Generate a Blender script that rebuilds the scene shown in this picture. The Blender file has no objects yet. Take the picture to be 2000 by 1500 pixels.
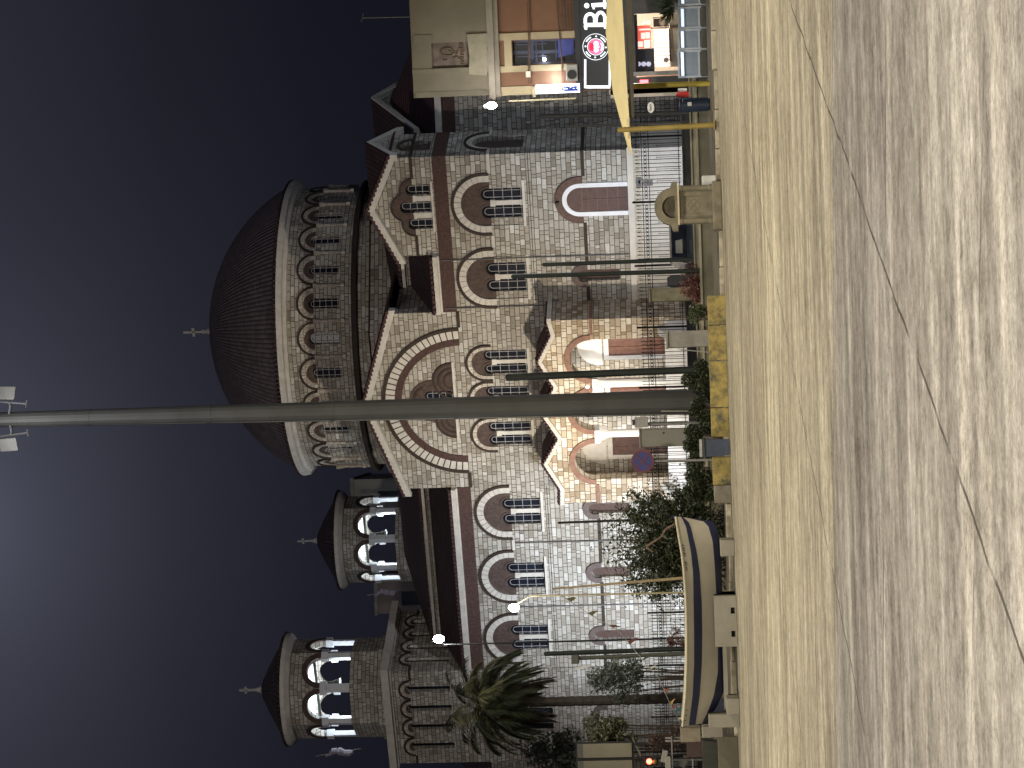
import bpy, bmesh, math, random
from mathutils import Vector, Matrix
from mathutils.geometry import tessellate_polygon
R = math.radians
sin, cos, pi = math.sin, math.cos, math.pi
scn = bpy.context.scene
COL = scn.collection
rnd = random.Random(7)

# ------------------------------------------------------------------ camera
FPX, ROLL, PB, CH = 4400.0, .031, 292.0, 1.65        # focal length in photo pixels, roll, horizon offset, eye height
PIT = math.atan(PB / FPX)
def ray(x, y):
    a = 750 - y; b = x - 1000
    A = a * cos(ROLL) - b * sin(ROLL); B = b * cos(ROLL) + a * sin(ROLL)
    return Vector((A, FPX * cos(PIT) + B * sin(PIT), FPX * sin(PIT) - B * cos(PIT)))
EYE = Vector((0, 0, CH))
def P(x, y, Y):                                       # a measured point of the photo at a real distance Y
    r = ray(x, y); return EYE + r * (Y / r.y)
class Plane:                                          # upright wall plane: origin, turned by phi; local x along, y back, z up
    def __init__(s, ox, oy, phi):
        s.o = Vector((ox, oy, 0)); s.phi = phi
        s.S = Vector((cos(phi), -sin(phi), 0)); s.N = Vector((sin(phi), cos(phi), 0))
    def at(s, x, y, c=0.):
        r = ray(x, y); t = (c + s.o.dot(s.N)) / r.dot(s.N)
        q = EYE + r * t; return (q - s.o).dot(s.S), q.z
    def w(s, u, c, z): return s.o + s.S * u + s.N * c + Vector((0, 0, z))
cam = bpy.data.cameras.new('camera'); camo = bpy.data.objects.new('camera', cam); COL.objects.link(camo)
cam.sensor_fit = 'HORIZONTAL'; cam.sensor_width = 36; cam.lens = FPX / 2000 * 36; cam.clip_start = .5; cam.clip_end = 3000
Rt = Vector((1, 0, 0)); Dn = Vector((0, sin(PIT), -cos(PIT))); Fw = Vector((0, cos(PIT), sin(PIT)))
Xc = Rt * -sin(ROLL) + Dn * cos(ROLL); Yc = Rt * cos(ROLL) + Dn * sin(ROLL); Zc = -Fw   # held upright: the picture's right is down
M = Matrix((Xc, Yc, Zc)).transposed().to_4x4(); M.translation = EYE
camo.matrix_world = M; scn.camera = camo

# ------------------------------------------------------------------ materials
def nodes(name):
    m = bpy.data.materials.new(name); m.use_nodes = True
    nt = m.node_tree; return m, nt, nt.nodes['Principled BSDF']
def N(nt, typ, **kw):
    n = nt.nodes.new(typ)
    for k, v in kw.items():
        if k == 'ins':
            for a, b in v.items():
                if isinstance(b, bpy.types.NodeSocket): nt.links.new(b, n.inputs[a])
                else: n.inputs[a].default_value = b
        else: setattr(n, k, v)
    return n
def mth(nt, op, a, b=0., c=0.):
    return N(nt, 'ShaderNodeMath', operation=op, ins={0: a, 1: b, 2: c}).outputs[0]
def mixc(nt, f, a, b, bt='MIX'):
    n = N(nt, 'ShaderNodeMix', data_type='RGBA', blend_type=bt)
    for s, v in ((0, f), (6, a), (7, b)):
        if isinstance(v, bpy.types.NodeSocket): nt.links.new(v, n.inputs[s])
        else: n.inputs[s].default_value = v if s == 0 else (*v[:3], 1)
    return n.outputs[2]
def ramp(nt, f, stops, interp='LINEAR'):
    n = N(nt, 'ShaderNodeValToRGB'); cr = n.color_ramp; cr.interpolation = interp
    while len(cr.elements) < len(stops): cr.elements.new(.5)
    for e, (p, c) in zip(cr.elements, stops): e.position = p; e.color = (*c, 1) if len(c) == 3 else c
    nt.links.new(f, n.inputs[0]); return n.outputs[0]
def noise(nt, vec, scale, detail=4., rough=.55, out=0):
    n = N(nt, 'ShaderNodeTexNoise', ins={'Scale': scale, 'Detail': detail, 'Roughness': rough})
    if vec is not None: nt.links.new(vec, n.inputs['Vector'])
    return n.outputs[out]
def mat(name, col, rough=.7, var=.25, scale=3., metal=0., bump=.0, col2=None, spec=.4):
    m, nt, b = nodes(name)
    tc = N(nt, 'ShaderNodeTexCoord').outputs['Object']
    f = noise(nt, tc, scale, 6, .6)
    lo = tuple(c * (1 - var) for c in col); hi = tuple(min(1, c * (1 + var)) for c in (col2 or col))
    c = ramp(nt, f, [(.3, lo), (.7, hi)])
    nt.links.new(c, b.inputs['Base Color']); b.inputs['Roughness'].default_value = rough
    b.inputs['Metallic'].default_value = metal; b.inputs['Specular IOR Level'].default_value = spec
    if bump:
        bp = N(nt, 'ShaderNodeBump', ins={'Strength': bump, 'Distance': .02, 'Height': noise(nt, tc, scale * 6, 5)})
        nt.links.new(bp.outputs[0], b.inputs['Normal'])
    return m
def emit(name, col, strength, base=None):
    m, nt, b = nodes(name)
    b.inputs['Base Color'].default_value = (*(base or col), 1)
    b.inputs['Emission Color'].default_value = (*col, 1); b.inputs['Emission Strength'].default_value = strength
    return m
def glass_dark(name, col=(.006, .007, .011)):
    m, nt, b = nodes(name)
    tc = N(nt, 'ShaderNodeTexCoord').outputs['Object']
    nt.links.new(ramp(nt, noise(nt, tc, 1.3, 2), [(.35, col), (.7, tuple(c * 2.5 for c in col))]), b.inputs['Base Color'])
    b.inputs['Roughness'].default_value = .25; b.inputs['Specular IOR Level'].default_value = .25; return m
def stone(name, pal, mortar, bw=.5, bh=.22, gap=.018, bump=.5):
    """coursed ashlar of uneven block lengths in object space, on any upright face"""
    m, nt, b = nodes(name); T = N(nt, 'ShaderNodeTexCoord')
    so = N(nt, 'ShaderNodeSeparateXYZ'); nt.links.new(T.outputs['Object'], so.inputs[0])
    sn = N(nt, 'ShaderNodeSeparateXYZ'); nt.links.new(T.outputs['Normal'], sn.inputs[0])
    side = mth(nt, 'GREATER_THAN', mth(nt, 'ABSOLUTE', sn.outputs[0]), .72)
    u = N(nt, 'ShaderNodeMix', data_type='FLOAT', ins={0: side, 2: so.outputs[0], 3: so.outputs[1]}).outputs[0]
    wob = mth(nt, 'MULTIPLY', mth(nt, 'SUBTRACT', noise(nt, T.outputs['Object'], .9, 2), .5), .05)
    v = mth(nt, 'DIVIDE', mth(nt, 'ADD', so.outputs[2], wob), bh)
    row = mth(nt, 'FLOOR', v)
    rr = N(nt, 'ShaderNodeTexWhiteNoise', noise_dimensions='1D', ins={'W': row}).outputs
    L = mth(nt, 'MULTIPLY_ADD', rr['Value'], bw * .6, bw * .7)
    uu = mth(nt, 'ADD', mth(nt, 'DIVIDE', u, L), mth(nt, 'MULTIPLY', rr['Value'], 37.))
    # uneven joints: shift each joint by a random amount
    cell = mth(nt, 'FLOOR', uu); fr = mth(nt, 'FRACT', uu)
    cv = N(nt, 'ShaderNodeCombineXYZ', ins={0: cell, 1: row}).outputs[0]
    wn = N(nt, 'ShaderNodeTexWhiteNoise', noise_dimensions='2D', ins={'Vector': cv}).outputs
    split = mth(nt, 'MULTIPLY_ADD', wn['Value'], .5, .25)
    dosp = mth(nt, 'GREATER_THAN', wn['Value'], .62)
    half = mth(nt, 'MULTIPLY', mth(nt, 'GREATER_THAN', fr, split), dosp)
    cv2 = N(nt, 'ShaderNodeCombineXYZ', ins={0: cell, 1: row, 2: half}).outputs[0]
    rv = N(nt, 'ShaderNodeTexWhiteNoise', noise_dimensions='3D', ins={'Vector': cv2}).outputs['Value']
    c = ramp(nt, rv, pal)
    c = mixc(nt, .35, c, ramp(nt, noise(nt, T.outputs['Object'], 9., 5), [(.25, (.25, .25, .25)), (.75, (.8, .8, .8))]), 'OVERLAY')
    big = ramp(nt, noise(nt, T.outputs['Object'], .35, 4), [(.3, (.78, .76, .74)), (.7, (1.08, 1.08, 1.08))])
    c = mixc(nt, 1., c, big, 'MULTIPLY')
    g = mth(nt, 'DIVIDE', gap, L)
    e1 = mth(nt, 'LESS_THAN', fr, g)
    e2 = mth(nt, 'MULTIPLY', dosp, mth(nt, 'LESS_THAN', mth(nt, 'ABSOLUTE', mth(nt, 'SUBTRACT', fr, split)), mth(nt, 'MULTIPLY', g, .5)))
    e3 = mth(nt, 'LESS_THAN', mth(nt, 'FRACT', v), gap / bh)
    e = mth(nt, 'MAXIMUM', mth(nt, 'MAXIMUM', e1, e2), e3)
    c = mixc(nt, e, c, mortar)
    nt.links.new(c, b.inputs['Base Color']); b.inputs['Roughness'].default_value = .85; b.inputs['Specular IOR Level'].default_value = .2
    h = mth(nt, 'ADD', mth(nt, 'SUBTRACT', 1., e), mth(nt, 'MULTIPLY', noise(nt, T.outputs['Object'], 14., 4), .5))
    bp = N(nt, 'ShaderNodeBump', ins={'Strength': bump, 'Distance': .02, 'Height': h})
    nt.links.new(bp.outputs[0], b.inputs['Normal']); return m
def tiles(name, col, pitch=.24, axis='X', radial=None):
    """roof of half-round tiles: colour change from row to row and a rolling bump"""
    m, nt, b = nodes(name); T = N(nt, 'ShaderNodeTexCoord')
    so = N(nt, 'ShaderNodeSeparateXYZ'); nt.links.new(T.outputs['Object'], so.inputs[0])
    if radial:
        ang = mth(nt, 'ARCTAN2', so.outputs[1], so.outputs[0]); u = mth(nt, 'MULTIPLY', ang, radial / (2 * pi))
    else:
        u = mth(nt, 'DIVIDE', so.outputs['XY'.index(axis)], pitch)
    v = mth(nt, 'DIVIDE', so.outputs[2], .13)
    cv = N(nt, 'ShaderNodeCombineXYZ', ins={0: mth(nt, 'FLOOR', u), 1: mth(nt, 'FLOOR', v)}).outputs[0]
    rv = N(nt, 'ShaderNodeTexWhiteNoise', noise_dimensions='2D', ins={'Vector': cv}).outputs['Value']
    c = ramp(nt, rv, [(0, tuple(x * .72 for x in col)), (1, tuple(x * 1.18 for x in col))])
    s = mth(nt, 'ABSOLUTE', mth(nt, 'SINE', mth(nt, 'MULTIPLY', u, pi)))
    c = mixc(nt, mth(nt, 'LESS_THAN', s, .28), c, tuple(x * .3 for x in col))
    nt.links.new(c, b.inputs['Base Color']); b.inputs['Roughness'].default_value = .75
    bp = N(nt, 'ShaderNodeBump', ins={'Strength': .9, 'Distance': .06, 'Height': mth(nt, 'ADD', s, mth(nt, 'MULTIPLY', mth(nt, 'FRACT', v), -.35))})
    nt.links.new(bp.outputs[0], b.inputs['Normal']); return m

PAL = [(0, (.225, .200, .165)), (.12, (.295, .270, .225)), (.4, (.355, .332, .287)), (.75, (.405, .387, .340)), (.93, (.46, .445, .405)), (1, (.53, .52, .485))]
PALG = [(0, (.16, .15, .14)), (.2, (.28, .27, .26)), (.5, (.40, .39, .38)), (.8, (.50, .50, .50)), (1, (.62, .62, .62))]
M_ST = stone('church_stone', PAL, (.095, .076, .060), gap=.03)
M_STP = stone('porch_stone', [(0, (.26, .20, .13)), (.3, (.42, .35, .26)), (.7, (.56, .50, .40)), (1, (.66, .62, .54))], (.14, .10, .065), .45, .24, .03)
M_STD = stone('tower_stone', PAL, (.085, .066, .052), .42, .2, .028)
M_VOUS = stone('voussoir_stone', [(0, (.38, .33, .28)), (.5, (.48, .44, .38)), (1, (.58, .54, .48))], (.18, .14, .11), .3, .3, .022)
M_WHITE = mat('white_stone', (.52, .49, .44), .7, .16, 2.5, bump=.15)
M_MARBLE = mat('white_marble', (.70, .69, .67), .5, .12, 1.6)
M_TERRA = mat('brown_terracotta', (.066, .044, .036), .8, .35, 6., bump=.3)
M_BAND = mat('mottled_brown_render', (.066, .036, .030), .85, .45, 12., bump=.3)
M_MOLD = mat('dark_brown_moulding', (.034, .022, .015), .75, .3, 5.)
M_RED = mat('reddish_render', (.21, .115, .082), .75, .25, 5.)
M_ROOF = tiles('roof_tiles', (.045, .020, .020))
M_ROOFY = tiles('roof_tiles_side', (.062, .022, .022), axis='Y')
M_DOME = tiles('dome_tiles', (.105, .082, .088), radial=190)
M_CONE = tiles('belfry_tiles', (.042, .026, .030), radial=56)
M_GLASS = glass_dark('window_glass')
M_BAR = mat('pale_iron_bars', (.34, .33, .32), .5, .15, 8.)
M_DOOR = mat('carved_wood_door', (.13, .048, .028), .5, .35, 7., bump=.4)
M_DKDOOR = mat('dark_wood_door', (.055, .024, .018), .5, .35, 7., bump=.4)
M_PLAST = mat('pale_plaster', (.55, .51, .45), .85, .12, 1.2, bump=.1)
M_LEAD = mat('grey_stone_cross', (.42, .41, .40), .6, .15, 5.)
M_GREENP = mat('dark_green_paint', (.010, .0145, .011), .5, .35, 4.)
M_BLACK = mat('black_iron', (.012, .012, .013), .45, .3, 9.)
M_GREY = mat('grey_metal', (.20, .20, .19), .5, .25, 4., metal=.3)
M_STEEL = mat('galvanised_steel', (.30, .29, .26), .5, .2, 1.5, metal=.5)
M_CONC = mat('grey_concrete', (.26, .24, .20), .9, .3, 2., bump=.4)

# ------------------------------------------------------------------ mesh helper
FRONT = lambda u, d, z: (u, d, z)
class MB:
    def __init__(s, fr=None): s.v = []; s.f = []; s.fr = fr or FRONT
    def pt(s, u, d, z): s.v.append(s.fr(u, d, z)); return len(s.v) - 1
    def raw(s, p): s.v.append(tuple(p)); return len(s.v) - 1
    def box(s, u0, u1, d0, d1, z0, z1):
        i = [s.pt(u, d, z) for u in (u0, u1) for d in (d0, d1) for z in (z0, z1)]
        for q in ((0, 1, 3, 2), (4, 6, 7, 5), (0, 4, 5, 1), (2, 3, 7, 6), (0, 2, 6, 4), (1, 5, 7, 3)): s.f.append([i[k] for k in q])
        return s
    def prism(s, pts, d0, d1):                         # polygon in (u,z) given thickness d0..d1
        a = [s.pt(u, d0, z) for u, z in pts]; b = [s.pt(u, d1, z) for u, z in pts]; n = len(pts)
        tri = tessellate_polygon([[Vector((u, z, 0)) for u, z in pts]])
        for t in tri: s.f.append([a[k] for k in t]); s.f.append([b[k] for k in reversed(t)])
        for k in range(n): s.f.append([a[k], a[(k + 1) % n], b[(k + 1) % n], b[k]])
        return s
    def sheet(s, outer, holes, d, depth, thick=.4):    # wall face with real recesses
        loops = [[Vector((u, z, 0)) for u, z in outer]] + [[Vector((u, z, 0)) for u, z in h] for h in holes]
        flat = [p for l in loops for p in l]
        idx = [s.pt(p.x, d, p.y) for p in flat]
        for t in tessellate_polygon(loops): s.f.append([idx[k] for k in t])
        base = len(outer)
        for h in holes:
            n = len(h); fr = idx[base:base + n]; bk = [s.pt(u, d + depth, z) for u, z in h]
            for k in range(n): s.f.append([fr[k], fr[(k + 1) % n], bk[(k + 1) % n], bk[k]])
            base += n
        if thick:
            n = len(outer); bk = [s.pt(u, d + thick, z) for u, z in outer]
            for k in range(n): s.f.append([idx[k], idx[(k + 1) % n], bk[(k + 1) % n], bk[k]])
        return s
    def ring(s, cu, cz, r0, r1, d0, d1, a0=0., a1=180., n=20, foot=0.):   # arch band; foot = straight legs below the spring
        A = [R(a0 + (a1 - a0) * k / n) for k in range(n + 1)]
        P_ = [(cos(a), sin(a), 0) for a in A]
        if foot: P_ = [(1, 0, -foot)] + P_ + [(-1, 0, -foot)]
        L = []
        for (x, y, dz) in P_:
            L.append([s.pt(cu + r * x, d, cz + r * y + dz) for r in (r0, r1) for d in (d0, d1)])
        for p, q in zip(L, L[1:]):
            s.f += [[p[0], q[0], q[2], p[2]], [p[2], q[2], q[3], p[3]], [p[3], q[3], q[1], p[1]], [p[1], q[1], q[0], p[0]]]
        s.f += [[L[0][0], L[0][2], L[0][3], L[0][1]], [L[-1][1], L[-1][3], L[-1][2], L[-1][0]]]
        return s
    def wedges(s, cu, cz, r0, r1, d0, d1, n, gap=.025, a0=0., a1=180.):   # separate voussoirs
        st = (a1 - a0) / n
        for k in range(n):
            g = math.degrees(gap / r1) * .5
            s.ring(cu, cz, r0, r1, d0, d1, a0 + k * st + g, a0 + (k + 1) * st - g, 3)
        return s
    def tube(s, p, q, r0, r1=None, n=8, cap=True):
        r1 = r0 if r1 is None else r1
        p = Vector(p); q = Vector(q); ax = (q - p).normalized()
        t = Vector((0, 0, 1)) if abs(ax.z) < .9 else Vector((1, 0, 0))
        e = ax.cross(t).normalized(); f = ax.cross(e)
        a = []; b = []
        for k in range(n):
            w = 2 * pi * k / n; o = e * cos(w) + f * sin(w)
            a.append(s.raw(p + o * r0)); b.append(s.raw(q + o * r1))
        for k in range(n): s.f.append([a[k], a[(k + 1) % n], b[(k + 1) % n], b[k]])
        if cap: s.f.append(a[::-1]); s.f.append(b)
        return s
    def path(s, pts, r, n=6):
        for k, (p, q) in enumerate(zip(pts, pts[1:])):
            r0 = r[k] if isinstance(r, list) else r; r1 = r[k + 1] if isinstance(r, list) else r
            s.tube(p, q, r0, r1, n)
        return s
    def lathe(s, prof, c=(0, 0, 0), n=32, a0=0., a1=360.):
        full = abs(a1 - a0 - 360) < 1e-6; m = n if full else n + 1
        L = []
        for k in range(m):
            a = R(a0 + (a1 - a0) * k / n)
            L.append([s.raw((c[0] + r * cos(a), c[1] + r * sin(a), c[2] + z)) for r, z in prof])
        for k in range(n):
            p = L[k]; q = L[(k + 1) % m]
            for j in range(len(prof) - 1): s.f.append([p[j], q[j], q[j + 1], p[j + 1]])
        return s
    def poly(s, pts): s.f.append([s.raw(p) for p in pts]); return s
    def slab(s, pts, vec):                             # 3D polygon with thickness
        vec = Vector(vec); a = [s.raw(p) for p in pts]; b = [s.raw(Vector(p) + vec) for p in pts]; n = len(pts)
        s.f.append(a); s.f.append(b[::-1])
        for k in range(n): s.f.append([a[k], a[(k + 1) % n], b[(k + 1) % n], b[k]])
        return s
    def ball(s, c, r, n=12, sc=(1, 1, 1)):
        c = Vector(c); L = []
        for j in range(n // 2 + 1):
            th = pi * j / (n // 2)
            L.append([s.raw(c + Vector((r * sc[0] * sin(th) * cos(2 * pi * k / n), r * sc[1] * sin(th) * sin(2 * pi * k / n), r * sc[2] * cos(th)))) for k in range(n)])
        for p, q in zip(L, L[1:]):
            for k in range(n): s.f.append([p[k], q[k], q[(k + 1) % n], p[(k + 1) % n]])
        return s
    def mesh(s, name, m, smooth=False, clean=True, bevel=0):
        me = bpy.data.meshes.new(name); me.from_pydata(s.v, [], s.f)
        if clean:
            bm = bmesh.new(); bm.from_mesh(me); bmesh.ops.remove_doubles(bm, verts=bm.verts, dist=1e-5)
            bmesh.ops.dissolve_degenerate(bm, edges=bm.edges, dist=1e-5)
            bmesh.ops.recalc_face_normals(bm, faces=bm.faces)
            bm.to_mesh(me); bm.free()
        me.materials.append(m)
        if smooth: me.shade_smooth() if hasattr(me, 'shade_smooth') else None
        me.update(); return me
    def pieces(s):                                     # loose pieces of this mesh, each as a builder of its own
        par = list(range(len(s.v)))
        def find(a):
            while par[a] != a: par[a] = par[par[a]]; a = par[a]
            return a
        for f in s.f:
            for k in f[1:]: par[find(k)] = find(f[0])
        out = {}
        for f in s.f:
            r = find(f[0]); m = out.setdefault(r, (MB(), {}))
            g = []
            for k in f:
                if k not in m[1]: m[1][k] = len(m[0].v); m[0].v.append(s.v[k])
                g.append(m[1][k])
            m[0].f.append(g)
        return [m for m, _ in out.values()]
    def build(s, name, m, parent=None, loc=None, smooth=False, clean=True, bevel=0, rot=None, split=False):
        if split:
            return [p.build(name, m, parent, loc, smooth, clean, bevel, rot) for p in s.pieces()][0]
        o = bpy.data.objects.new(name, s.mesh(name, m, smooth, clean)); COL.objects.link(o)
        if parent: o.parent = parent
        if loc is not None: o.location = loc
        if rot is not None: o.rotation_euler = rot
        if bevel:
            b = o.modifiers.new('bevel', 'BEVEL'); b.width = bevel; b.segments = 2; b.limit_method = 'ANGLE'
        return o
def tag(o, label=None, cat=None, group=None, kind=None):
    if label: o['label'] = label
    if cat: o['category'] = cat
    if group: o['group'] = group
    if kind: o['kind'] = kind
    return o
def thing(name, label, cat, loc=(0, 0, 0), rz=0., group=None):
    o = bpy.data.objects.new(name, None); COL.objects.link(o); o.empty_display_size = .2
    o.location = loc; o.rotation_euler = (0, 0, rz); return tag(o, label, cat, group)
def kids(o): return [c for c in bpy.data.objects if c.parent == o]
def dup(o, parent=None, loc=None, rz=None):
    src = kids(o); c = o.copy(); COL.objects.link(c)
    if parent is not None: c.parent = parent
    if loc is not None: c.location = loc
    if rz is not None: c.rotation_euler = (0, 0, rz)
    for k in src: dup(k, c)
    return c
def arched(cu, hw, z0, zs, n=12, rise=None):           # outline of an arch-headed opening
    r = rise or hw
    return [(cu - hw, z0), (cu + hw, z0)] + [(cu + hw * cos(R(180 * k / n)), zs + r * sin(R(180 * k / n))) for k in range(n + 1)]
def leaf_cloud(mb, pts, size, g, flat=.5):
    for p in pts:
        p = Vector(p); d = Vector((g.gauss(0, 1), g.gauss(0, 1), g.gauss(0, flat))).normalized()
        e = d.cross(Vector((g.gauss(0, 1), g.gauss(0, 1), g.gauss(0, 1)))).normalized()
        l = size * g.uniform(.6, 1.3); w = l * g.uniform(.3, .5)
        a = p - d * l * .5; b = p + d * l * .5; m = p + d * l * .05
        i = [mb.raw(a), mb.raw(m + e * w * .5), mb.raw(b), mb.raw(m - e * w * .5)]
        mb.f.append(i)
def leafmat(name, lo, hi, sc=2.5):
    m, nt, b = nodes(name)
    ge = N(nt, 'ShaderNodeNewGeometry')
    tc = N(nt, 'ShaderNodeTexCoord').outputs['Object']
    f = mth(nt, 'ADD', mth(nt, 'MULTIPLY', ge.outputs['Random Per Island'], .6), mth(nt, 'MULTIPLY', noise(nt, tc, sc, 3), .45))
    nt.links.new(ramp(nt, f, [(.15, lo), (.85, hi)]), b.inputs['Base Color'])
    b.inputs['Roughness'].default_value = .45; b.inputs['Specular IOR Level'].default_value = .45
    return m
def PX(pl, x0, y0, x1, y1, c=0.):                      # measured box -> (u0,u1,z0,z1) on an upright plane
    xm, ym = (x0 + x1) / 2, (y0 + y1) / 2
    return pl.at(xm, y1, c)[0], pl.at(xm, y0, c)[0], pl.at(x1, ym, c)[1], pl.at(x0, ym, c)[1]

# ------------------------------------------------------------------ ground
def ground_mat():
    m, nt, b = nodes('quay_concrete'); T = N(nt, 'ShaderNodeTexCoord').outputs['Object']
    rot = N(nt, 'ShaderNodeVectorRotate', ins={'Vector': T, 'Angle': R(19.8)}, rotation_type='Z_AXIS').outputs[0]
    so = N(nt, 'ShaderNodeSeparateXYZ'); nt.links.new(rot, so.inputs[0])
    f1 = noise(nt, T, .45, 6, .6); f2 = noise(nt, T, 5.5, 7, .68); f3 = noise(nt, T, 26., 5, .65)
    mp = N(nt, 'ShaderNodeMapping', ins={'Vector': T, 'Scale': (.9, 2.2, 1), 'Rotation': (0, 0, R(-6))}).outputs[0]
    f4 = noise(nt, mp, 1.6, 7, .7)
    f = mth(nt, 'ADD', mth(nt, 'ADD', mth(nt, 'MULTIPLY', f1, .20), mth(nt, 'MULTIPLY', f2, .34)), mth(nt, 'ADD', mth(nt, 'MULTIPLY', f4, .22), mth(nt, 'MULTIPLY', f3, .24)))
    c = ramp(nt, f, [(.385, (.105, .093, .078)), (.455, (.245, .224, .195)), (.51, (.345, .32, .284)), (.56, (.435, .408, .368)), (.63, (.62, .59, .54))])
    for ang, sc, lo, hi in ((9, 1.1, .80, 1.16), (-13, 1.5, .84, 1.14), (38, 2.2, .90, 1.08)):   # sweeping scuff streaks
        mp2 = N(nt, 'ShaderNodeMapping', ins={'Vector': T, 'Rotation': (0, 0, R(ang)), 'Scale': (.16, 1.5, 1)}).outputs[0]
        c = mixc(nt, 1., c, ramp(nt, noise(nt, mp2, sc, 6, .62), [(.40, (lo, lo, lo)), (.60, (hi, hi, hi))]), 'MULTIPLY')
    # slabs differ a little from one another
    wob = mth(nt, 'MULTIPLY', mth(nt, 'SUBTRACT', noise(nt, T, .8, 3), .5), .16)
    sv = mth(nt, 'DIVIDE', mth(nt, 'SUBTRACT', mth(nt, 'ADD', so.outputs[1], mth(nt, 'MULTIPLY', wob, .3)), 11.2), 4.65)
    su = mth(nt, 'DIVIDE', mth(nt, 'ADD', mth(nt, 'ADD', so.outputs[0], wob), 4.9), 4.65)
    cell = N(nt, 'ShaderNodeCombineXYZ', ins={0: 0., 1: mth(nt, 'FLOOR', sv)}).outputs[0]
    wn = N(nt, 'ShaderNodeTexWhiteNoise', noise_dimensions='2D', ins={'Vector': cell}).outputs['Value']
    c = mixc(nt, 1., c, ramp(nt, wn, [(0, (.86, .85, .84)), (1, (1.08, 1.07, 1.04))]), 'MULTIPLY')
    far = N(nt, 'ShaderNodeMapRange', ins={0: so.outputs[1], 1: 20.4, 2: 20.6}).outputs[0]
    c = mixc(nt, far, c, mixc(nt, 1., c, (1.05, 1.02, .90), 'MULTIPLY'))  # warmer light on the far slabs put into their colour as a yellow tint
    def line(v, w, k):
        d = mth(nt, 'ABSOLUTE', mth(nt, 'SUBTRACT', mth(nt, 'FRACT', mth(nt, 'ADD', v, .5)), .5))
        return mth(nt, 'MULTIPLY', mth(nt, 'LESS_THAN', d, w / 4.65), k)
    br = N(nt, 'ShaderNodeMapRange', ins={0: noise(nt, T, 1.1, 4), 1: .36, 2: .5}).outputs[0]
    br2 = N(nt, 'ShaderNodeMapRange', ins={0: noise(nt, T, .7, 5, .6), 1: .42, 2: .60}).outputs[0]
    ln = mth(nt, 'MAXIMUM', mth(nt, 'MULTIPLY', line(sv, .022, .8), br2), mth(nt, 'MULTIPLY', line(su, .018, .85), br))
    sx = N(nt, 'ShaderNodeSeparateXYZ'); nt.links.new(T, sx.inputs[0])
    def arc(cx, cy, r, w, x0, x1):                     # tyre marks
        dx = mth(nt, 'SUBTRACT', sx.outputs[0], cx); dy = mth(nt, 'SUBTRACT', sx.outputs[1], cy)
        d = mth(nt, 'SQRT', mth(nt, 'ADD', mth(nt, 'MULTIPLY', dx, dx), mth(nt, 'MULTIPLY', dy, dy)))
        k = mth(nt, 'LESS_THAN', mth(nt, 'ABSOLUTE', mth(nt, 'SUBTRACT', d, r)), w)
        k = mth(nt, 'MULTIPLY', k, mth(nt, 'GREATER_THAN', noise(nt, T, 14., 5), .42))
        return mth(nt, 'MULTIPLY', mth(nt, 'MULTIPLY', k, mth(nt, 'GREATER_THAN', sx.outputs[0], x0)), .2)
    for a in ((1.3, 14.4, 1.55, .05, 1.0, 9), (1.2, 13.9, 1.95, .045, 1.2, 9)):
        ln = mth(nt, 'MAXIMUM', ln, arc(*a))
    # worn dark wheel lanes across the quay
    lane = ramp(nt, noise(nt, N(nt, 'ShaderNodeMapping', ins={'Vector': rot, 'Scale': (.06, 1.1, 1)}).outputs[0], 1.2, 5, .6), [(.40, (.80, .79, .78)), (.58, (1.04, 1.04, 1.04))])
    c = mixc(nt, 1., c, lane, 'MULTIPLY')
    st = ramp(nt, noise(nt, T, 2.7, 3, .5), [(.70, (0, 0, 0)), (.76, (1, 1, 1))])
    c = mixc(nt, mth(nt, 'MULTIPLY', st, .3), c, (.10, .09, .075))
    c = mixc(nt, ln, c, (.05, .042, .034))
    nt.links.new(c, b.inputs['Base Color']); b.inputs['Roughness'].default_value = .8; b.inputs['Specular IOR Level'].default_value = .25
    h = mth(nt, 'SUBTRACT', mth(nt, 'ADD', mth(nt, 'MULTIPLY', f2, .7), mth(nt, 'MULTIPLY', f3, .5)), ln)
    bp = N(nt, 'ShaderNodeBump', ins={'Strength': .9, 'Distance': .03, 'Height': h}); nt.links.new(bp.outputs[0], b.inputs['Normal'])
    return m
def struct(o): o['kind'] = 'structure'; return o
M_GROUND = ground_mat()
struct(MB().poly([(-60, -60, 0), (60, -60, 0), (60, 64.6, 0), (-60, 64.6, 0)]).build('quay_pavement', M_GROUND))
M_ASPH = mat('dark_asphalt', (.05, .048, .045), .9, .3, 4., bump=.3)
struct(MB().poly([(-60, 64.6, -.3), (60, 64.6, -.3), (60, 130, -.3), (-60, 130, -.3)]).build('street', M_ASPH))
struct(MB().poly([(-900, -900, -.7), (900, -900, -.7), (900, 1800, -.7), (-900, 1800, -.7)]).build('terrain', mat('dark_earth', (.05, .045, .035), .95, .3, .2)))
QP = lambda Y, dx=0: Plane(dx, Y, 0)                   # upright planes facing the quay
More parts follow.
